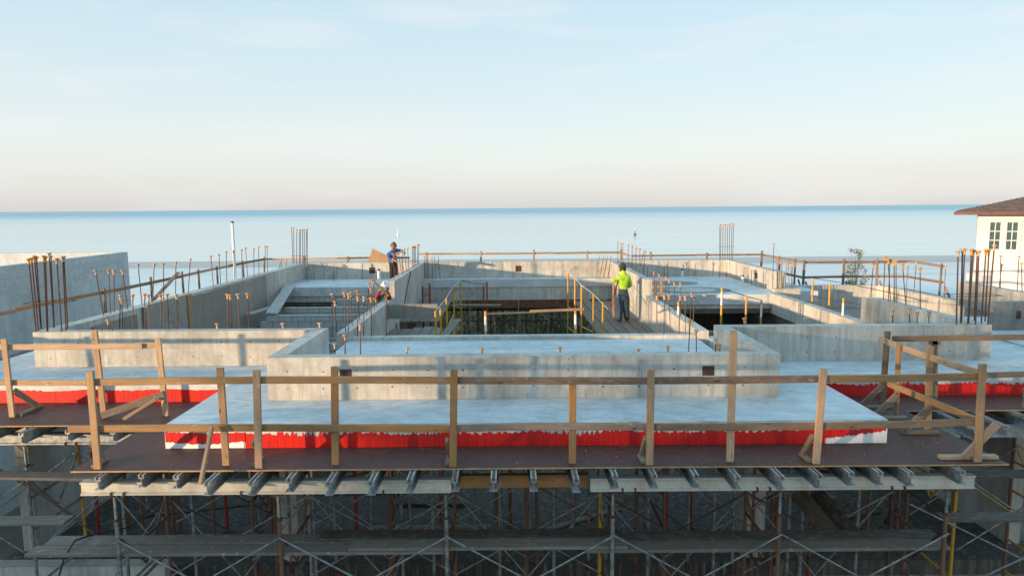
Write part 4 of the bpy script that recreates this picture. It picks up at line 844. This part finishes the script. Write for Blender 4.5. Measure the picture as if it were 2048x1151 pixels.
# ------------------------------------------------------------------ vegetation
def leaves(b, c, rad, n, sz, squash=1.):
    for _ in range(n):
        while True:
            p = Vector((rnd(-1, 1), rnd(-1, 1), rnd(-1, 1)))
            if .15 < p.length < 1: break
        p = Vector(c)+Vector((p.x*rad, p.y*rad, p.z*rad*squash)); d = Vector((rnd(-1, 1), rnd(-1, 1), rnd(-.3, 1))).normalized(); s = d.orthogonal().normalized()*sz*rnd(.25, .4); d = d*sz*rnd(.7, 1.3)
        b.add([p, p+d*.5+s, p+d, p+d*.5-s], [(0, 1, 2, 3)])
def tree(loc, h, crown_r, label, cat='tree', n=26, per=70, leaf='leaf', sz=.16, group=None, thin=1., share=None):
    x, y, z = loc; t = thing('tree' if cat == 'tree' else 'shrub', loc, label, cat, group); tr = MB(); cr_ = MB()
    top = Vector((x+rnd(-.2, .2), y+rnd(-.2, .2), z+h*.62)); tr.tube((x, y, z), top, .05*h*.45*thin, .02*h*.4*thin, n=7)
    for k in range(n):
        a = rnd(0, 6.28); rr = crown_r*math.sqrt(rnd(.02, 1)); zz = z+h*rnd(.42, .97); rr *= math.sqrt(max(.1, 1-((zz-z)/h-.6)**2*4.5))
        c = Vector((x+rr*math.cos(a), y+rr*math.sin(a), zz)); s = Vector((x, y, z)).lerp(top, rnd(.5, 1)); tr.tube(s, c, .012*h*.35*thin, .004*h*.35, n=5, cap=False)
        leaves(cr_, c, crown_r*rnd(.18, .34), per, sz)
    tr.build('trunk', M_['bark'], t); cr_.build('crown', M_[leaf], t); return t
tree((25.3, 50, G), 6.75, .85, 'slender grey-green shoreline tree rising behind the right corner rail', 'tree', 40, 40, 'leaf_dune', .11, None, .45)
k = 0
for i in range(51):
    x = -8+(i % 17)*1.0+rnd(-.3, .3); y = 37+4.5*(i//17)+rnd(-1, 1); h = rnd(3.9, 4.6)+.35*(i//17)
    tree((x, y, G), h, rnd(1.1, 1.5), 'dune shrub on the sand seen through the central opening', 'shrub', 16, 80, random.choice(('leaf', 'leaf_dune', 'leaf_dune')), .12, 'dune shrubs behind the house')
for x, y in ((18.5, 33), (20.2, 36), (19.6, 30.5)): tree((x, y, G), rnd(3.4, 4.2), 1.3, 'low scrub between the terrace and the white house', 'shrub', 10, 40, 'leaf_dune', .18, 'scrub beside the white house')
for x, y in ((-14.0, 23.5), (-13.2, 26.0), (-12.6, 21.0)): tree((x, y, G), rnd(4.6, 5.4), 1.1, 'scrub in the gap between block wing and left rail', 'shrub', 9, 36, 'leaf_dune', .17, 'scrub beside the block wing')
# the street side, behind the viewpoint: houses and trees that keep the low sun off the shoring
def street_house(x, y, w, d, h, label):
    t = thing('street_house', (x, y, G), label, 'house'); MB().box(x-w/2, x+w/2, y-d/2, y+d/2, G, G+h-2.0).build('wall', M_['stucco'], t)
    w2, d2 = w/2+.5, d/2+.5; MB().add([(x-w2, y-d2, G+h-2.0), (x+w2, y-d2, G+h-2.0), (x+w2, y+d2, G+h-2.0), (x-w2, y+d2, G+h-2.0), (x-w2+.3, y, G+h), (x+w2-.3, y, G+h)], [(0, 1, 5, 4), (1, 2, 5), (2, 3, 4, 5), (3, 0, 4), (0, 3, 2, 1)]).build('roof', M_['shingle'], t)
    for k in range(4): MB().box(x-w/2+1.5+k*w/4.4, x-w/2+2.6+k*w/4.4, y+d/2-.02, y+d/2+.03, G+h-4.4, G+h-2.9).build('window', M_['glass'], t)

# ------------------------------------------------------------------ people
def person(label, J, E, mats, cols, root='pelvis', group=None, foot=None, bulk=1.2):
    """J: joint -> (x,y,z,radius) in camera-relative metres; E: (a, b, colour); cols: names of materials"""
    names = list(J); idx = {n: i for i, n in enumerate(names)}
    me = bpy.data.meshes.new('body'); me.from_pydata([J[n][:3] for n in names], [(idx[a], idx[b_]) for a, b_, _ in E], []); me.update()
    tmp = bpy.data.objects.new('tmp', me); COL.objects.link(tmp); md = tmp.modifiers.new('s', 'SKIN'); md.use_smooth_shade = True
    for n in names: sv = me.skin_vertices[0].data[idx[n]]; r = J[n][3]; sv.radius = tuple(x*bulk for x in (r if isinstance(r, tuple) else (r, r))) if (r if not isinstance(r, tuple) else 1) > .03 else (r, r); sv.use_root = (n == root)
    sd = tmp.modifiers.new('d', 'SUBSURF'); sd.levels = 2; sd.render_levels = 2
    dg = bpy.context.evaluated_depsgraph_get(); nm = bpy.data.meshes.new_from_object(tmp.evaluated_get(dg)); bpy.data.objects.remove(tmp)
    nm.materials.clear()
    for c in cols: nm.materials.append(M_[c])
    for p in nm.polygons:
        best, bi = 1e9, 0
        for a, b_, ci in E:
            A, B = Vector(J[a][:3]), Vector(J[b_][:3]); d = B-A; tt = max(0, min(1, (p.center-A).dot(d)/max(1e-9, d.length_squared)))
            rr = J[a][3][0] if isinstance(J[a][3], tuple) else J[a][3]; dd = (p.center-(A+d*tt)).length/(rr+.03)
            if dd < best: best, bi = dd, ci
        p.material_index = bi; p.use_smooth = True
    base = foot or min((J[n][:3] for n in names), key=lambda q: q[2])
    t = thing('person', base, label, 'person', group); link('body', nm, [], t); return t
def hand(J, E, wrist, tip_dir, side_dir, ci, curl=(0, 0, -1), pre='h', s=1.):
    """palm, four fingers of unequal length and a thumb from the side of the palm"""
    W_ = Vector(J[wrist][:3]); d = Vector(tip_dir).normalized(); sd = Vector(side_dir).normalized(); c = Vector(curl)
    pm = W_+d*.05*s; J[pre+'p'] = (*pm, .024*s); E.append((wrist, pre+'p', ci))
    for k, L in enumerate((.062, .072, .068, .052)):
        a = pm+d*.035*s+sd*(.027-.018*k)*s; m = a+(d*.7+c*.5)*L*.55*s; e = m+(d*.3+c*.9)*L*.45*s
        J[f'{pre}{k}a'] = (*a, .0095*s); J[f'{pre}{k}b'] = (*m, .0085*s); J[f'{pre}{k}c'] = (*e, .007*s); E += [(pre+'p', f'{pre}{k}a', ci), (f'{pre}{k}a', f'{pre}{k}b', ci), (f'{pre}{k}b', f'{pre}{k}c', ci)]
    a = W_+d*.03*s+sd*.035*s; e = a+(d*.5+sd*.5+c*.4)*.05*s; J[pre+'ta'] = (*a, .011*s); J[pre+'tb'] = (*e, .008*s); E += [(pre+'p', pre+'ta', ci), (pre+'ta', pre+'tb', ci)]
def hard_hat(par, c, mat, up=(0, 0, 1), r=.125, brim=.165):
    b = MB().lathe([(brim, -.005), (brim, .004), (r, .012), (r*.97, .05), (r*.82, .095), (r*.5, .125), (0, .133)], n=16); b.add([(brim*math.cos(i*.3927), brim*math.sin(i*.3927), -.005) for i in range(16)], [tuple(range(16))])
    b.box(-.018, .018, -r*.8, r*.8, .09, .138)
    R_ = Vector((0, 0, 1)).rotation_difference(Vector(up).normalized()).to_matrix().to_4x4(); return b.build('hard_hat', M_[mat], par, Matrix.Translation(c) @ R_)
def head(J, E, c, face, ci, hi, neck):
    """head with jaw, brow, nose and ears around centre c, looking along face"""
    c = Vector(c); f = Vector(face).normalized(); s = f.cross(Vector((0, 0, 1))).normalized()
    J['skull'] = (*(c+Vector((0, 0, .035))-f*.012), (.086, .096)); J['jaw'] = (*(c-Vector((0, 0, .055))+f*.02), (.062, .07)); J['crown'] = (*(c+Vector((0, 0, .09))-f*.015), (.062, .07))
    E += [(neck, 'jaw', ci), ('jaw', 'skull', ci), ('skull', 'crown', hi)]
    J['nose'] = (*(c+f*.108-Vector((0, 0, .002))), .013); E.append(('skull', 'nose', ci))
    for k, n in ((-1, 'el'), (1, 'er')): J[n] = (*(c+s*.095*k+Vector((0, 0, .005))), .016); E.append(('skull', n, ci))
def eyes(par, c, face):
    c = Vector(c); f = Vector(face).normalized(); s = f.cross(Vector((0, 0, 1))).normalized(); b = MB()
    for k in (-1, 1): q = c+f*.098+s*.033*k+Vector((0, 0, .018)); b.tube(q-f*.01, q+f*.004, .011, n=6)
    q = c+f*.086-Vector((0, 0, .055)); b.tube(q-s*.022, q+s*.022, .006, n=5); tag(b.build('eyes_and_mouth', M_['hair'], par), kind='stuff')
# worker in yellow, back to us, left hand on an upright board
fx, fy, fz = 3.42, 20.95, ZP+.001
def q(u, v, dy=0., r=.05): p = AY(u, v, fy+dy); return (p.x, p.y, p.z, r)
J = {'pelvis': q(1246, 592, 0, (.150, .105)), 'waist': q(1246.5, 581, 0, (.140, .10)), 'chest': q(1247, 566, .02, (.165, .115)), 'upper': q(1247.5, 555, .03, (.150, .10)), 'neck': q(1247, 547.5, .04, (.06, .06)),
     'shl': q(1238.5, 554.5, .02, .066), 'ell': q(1226, 562.5, .10, .052), 'wrl': q(1226.5, 563, .34, .033), 'shr': q(1256.5, 554.5, .02, .066), 'elr': q(1261.5, 569, .03, .053), 'wrr': q(1257, 574, .24, .034),
     'hpl': q(1241, 596, 0, .112), 'knl': q(1240.5, 617, .02, .085), 'anl': q(1240, 635, .0, .066), 'tol': q(1237.5, 641.5, .19, .055), 'hel': q(1240, 641.3, -.06, .06),
     'hpr': q(1251.5, 596, 0, .112), 'knr': q(1252.5, 617, .05, .085), 'anr': q(1253.5, 633.5, .1, .066), 'tor': q(1255, 639, .28, .055), 'her': q(1253.5, 639.5, .04, .06)}
E = [('pelvis', 'waist', 1), ('waist', 'chest', 0), ('chest', 'upper', 0), ('upper', 'neck', 0), ('upper', 'shl', 0), ('shl', 'ell', 0), ('ell', 'wrl', 0), ('upper', 'shr', 0), ('shr', 'elr', 0), ('elr', 'wrr', 0),
     ('pelvis', 'hpl', 1), ('hpl', 'knl', 1), ('knl', 'anl', 1), ('anl', 'tol', 2), ('anl', 'hel', 2), ('pelvis', 'hpr', 1), ('hpr', 'knr', 1), ('knr', 'anr', 1), ('anr', 'tor', 2), ('anr', 'her', 2)]
for n in ('tol', 'hel'): x, y, z, r = J[n]; J[n] = (x, y, fz+r*.92, r)
for n in ('tor', 'her'): x, y, z, r = J[n]; J[n] = (x, y, fz+r*.92, r)
hc = Vector(q(1245.5, 538.5, .05)[:3]); head(J, E, hc, (.25, 1, -.25), 3, 4, 'neck'); E = [(a, b_, 4 if a in ('jaw', 'skull') or b_ == 'jaw' else c_) for a, b_, c_ in E]
hand(J, E, 'wrl', (0, .6, .2), (1, 0, .2), 3, (0, .2, -1), 'lh'); hand(J, E, 'wrr', (-.5, .8, 0), (-.6, -.3, .5), 3, (0, .1, -1), 'rh')
wy = person('worker in bright yellow long-sleeved shirt and blue jeans standing on the planks, back turned', J, E, None, ['hi_vis', 'denim', 'boot', 'skin', 'hair'], foot=(fx, fy, fz), bulk=1.3)
hard_hat(wy, hc+Vector((0, .0, .065)), 'hat_dark', (.05, .12, 1), .118, .165)

hb = AY(1226.5, 567, fy+.42); tag(board('upright_board', (hb.x+.02, hb.y, fz+.003), (hb.x, hb.y, hb.z), .055, .03, M_['cap_pale'], None, (0, 1, 0)), 'pale upright stick under the left hand of the worker in yellow', 'board')
st = thing('strap', (hb.x, fy+.5, fz), 'red strap hanging in front of the worker in yellow', 'strap'); MB().path([A_(1236, 562, fy+.4), A_(1229, 588, fy+.45), A_(1224, 604, fy+.6), A_(1219, 613, fy+.8)], .022, 5).build('webbing', M_['red_cloth'], st)
# worker in blue, leaning over the bay wall
fy = 26.2; fzb = S+.001
J = {'pelvis': q(787, 529, 0, (.140, .105)), 'waist': q(785, 521, -.06, (.13, .10)), 'chest': q(784, 511.5, -.22, (.16, .115)), 'upper': q(786, 504.5, -.34, (.145, .10)), 'neck': q(787, 500.5, -.42, (.055, .055)),
     'shl': q(779, 507, -.30, .062), 'ell': q(779.5, 518, -.38, .05), 'wrl': q(790, 521, -.52, .034), 'shr': q(795.5, 501, -.32, .062), 'elr': q(804, 502, -.42, .05), 'wrr': q(810, 506.5, -.58, .034),
     'hpl': q(784, 533, 0, .09), 'knl': q(783.5, 547, -.03, .066), 'anl': q(783, 561, .02, .05), 'tol': q(783, 565, -.18, .042), 'hpr': q(791, 533, 0, .09), 'knr': q(792.5, 547, -.02, .066), 'anr': q(793.5, 561, .03, .05), 'tor': q(794, 565, -.17, .042)}
for n in ('anl', 'anr'): x, y, z, r = J[n]; J[n] = (x, y, fzb+.1, r)
for n in ('tol', 'tor'): x, y, z, r = J[n]; J[n] = (x, y, fzb+r*.95, r)
E = [('pelvis', 'waist', 1), ('waist', 'chest', 2), ('chest', 'upper', 2), ('upper', 'neck', 0), ('upper', 'shl', 0), ('shl', 'ell', 0), ('ell', 'wrl', 0), ('upper', 'shr', 0), ('shr', 'elr', 0), ('elr', 'wrr', 3),
     ('pelvis', 'hpl', 1), ('hpl', 'knl', 1), ('knl', 'anl', 1), ('anl', 'tol', 4), ('pelvis', 'hpr', 1), ('hpr', 'knr', 1), ('knr', 'anr', 1), ('anr', 'tor', 4)]
hc = Vector(q(787.5, 494, -.54)[:3]); fd = (.4, -1, -.7); head(J, E, hc, fd, 3, 5, 'neck')
hand(J, E, 'wrl', (.6, -.8, -.1), (0, 0, 1), 3, (.2, 0, -1), 'lh'); hand(J, E, 'wrr', (-.3, -.8, -.2), (0, 0, 1), 3, (.1, 0, -1), 'rh')
wb2 = person('worker in blue sleeves and grey vest leaning over the bay wall rebars', J, E, None, ['blue_cloth', 'dark_cloth', 'vest_grey', 'skin', 'boot', 'hair'], foot=(J['hpl'][0], fy, fzb), bulk=1.35)
hard_hat(wb2, hc+Vector((-.01, .03, .055)), 'hat_brown', (.1, -.28, 1), .112, .14); eyes(wb2, hc, fd)
# worker in red with a white hard hat, half hidden behind the wall end
fy = 20.3; fzr = -4.299
J = {'pelvis': q(770, 623, .15, (.14, .105)), 'waist': q(767.5, 612, .08, (.135, .10)), 'chest': q(765.5, 599, -.02, (.165, .12)), 'upper': q(766, 588, -.08, (.15, .105)), 'neck': q(769, 580, -.10, (.056, .056)),
     'shl': q(757, 590, -.06, .064), 'ell': q(751, 597, -.22, .05), 'wrl': q(760, 582, -.34, .034), 'shr': q(775.5, 586, -.04, .064), 'elr': q(781, 599, -.02, .05), 'wrr': q(777, 603, -.2, .034),
     'hpl': q(766, 628, .15, .092), 'knl': q(763, 648, -.04, .068), 'anl': q(764, 664, .12, .05), 'tol': q(762, 668, -.08, .042), 'hpr': q(774, 628, .15, .092), 'knr': q(775, 648, .0, .068), 'anr': q(776, 664, .15, .05), 'tor': q(776, 668, -.05, .042)}
for n in ('anl', 'anr'): x, y, z, r = J[n]; J[n] = (x, y, fzr+.1, r)
for n in ('tol', 'tor'): x, y, z, r = J[n]; J[n] = (x, y, fzr+r*.95, r)
E = [('pelvis', 'waist', 1), ('waist', 'chest', 2), ('chest', 'upper', 2), ('upper', 'neck', 2), ('upper', 'shl', 0), ('shl', 'ell', 0), ('ell', 'wrl', 0), ('upper', 'shr', 0), ('shr', 'elr', 0), ('elr', 'wrr', 0),
     ('pelvis', 'hpl', 1), ('hpl', 'knl', 1), ('knl', 'anl', 1), ('anl', 'tol', 4), ('pelvis', 'hpr', 1), ('hpr', 'knr', 1), ('knr', 'anr', 1), ('anr', 'tor', 4)]
hc = Vector(q(771.5, 574, -.12)[:3]); head(J, E, hc, (.6, .5, -.4), 3, 5, 'neck'); hand(J, E, 'wrl', (.1, -.3, .9), (.7, -.5, 0), 6, (.2, -1, .1), 'lh', 1.25); hand(J, E, 'wrr', (0, -1, -.2), (0, 0, 1), 6, (.2, 0, -1), 'rh', 1.25)
wr = person('worker in red sleeves and white hard hat stooping behind the end of the bay wall', J, E, None, ['red_cloth', 'denim', 'shirt_grey', 'skin', 'boot', 'hair', 'glove'], foot=(J['hpl'][0], fy, fzr))
hard_hat(wr, hc+Vector((0, 0, .05)), 'hat_white', (.15, -.1, 1), .122, .155)
tag(board('timber_length', A_(742, 557, 19.9), A_(778, 592, 19.86), .07, .038, M_['plank_grey'], None, (0, 1, 0)), 'grey timber length gripped by the worker with the white hard hat', 'board')
# markers out on the water
for u, v, lab, mt in ((1270, 470, 'small green channel buoy on the calm water', 'leaf'), (796, 470, 'slim white channel marker on the calm water', 'pvc')):
    a = AZ(u, v, SEA); t = thing('buoy', a, lab, 'buoy'); MB().lathe([(0, -.3), (.5, -.2), (.55, .3), (.3, .6), (.12, .8), (.1, 1.9), (0, 2.0)], a, 10).build('float', M_[mt], t); MB().lathe([(0, 1.95), (.2, 2.0), (.2, 2.4), (0, 2.5)], a, 8).build('top_mark', M_['paint_white'], t)
# street side
street_house(-64.5, -27, 27, 10, 11.62, 'long pale house on the street side behind the trees'); street_house(-37, -27, 26, 10, 12.1, 'second pale house on the street side, closer to the driveway')
for i, (x, y, h, r) in enumerate(((-44.8, -22, 14.2, 1.5), (-41.8, -21.5, 14.6, 1.7), (-38.2, -22.5, 13.6, 1.6), (-50.5, -26, 11.9, 2))):
    tree((x, y, G), h, r, ('broad street tree standing in the gap of the two street houses', 'tall loose street tree at the driveway', 'street tree next to the tall loose one', 'street tree at the far end of the long pale house')[i], 'tree', 34, 48, 'leaf', .34)
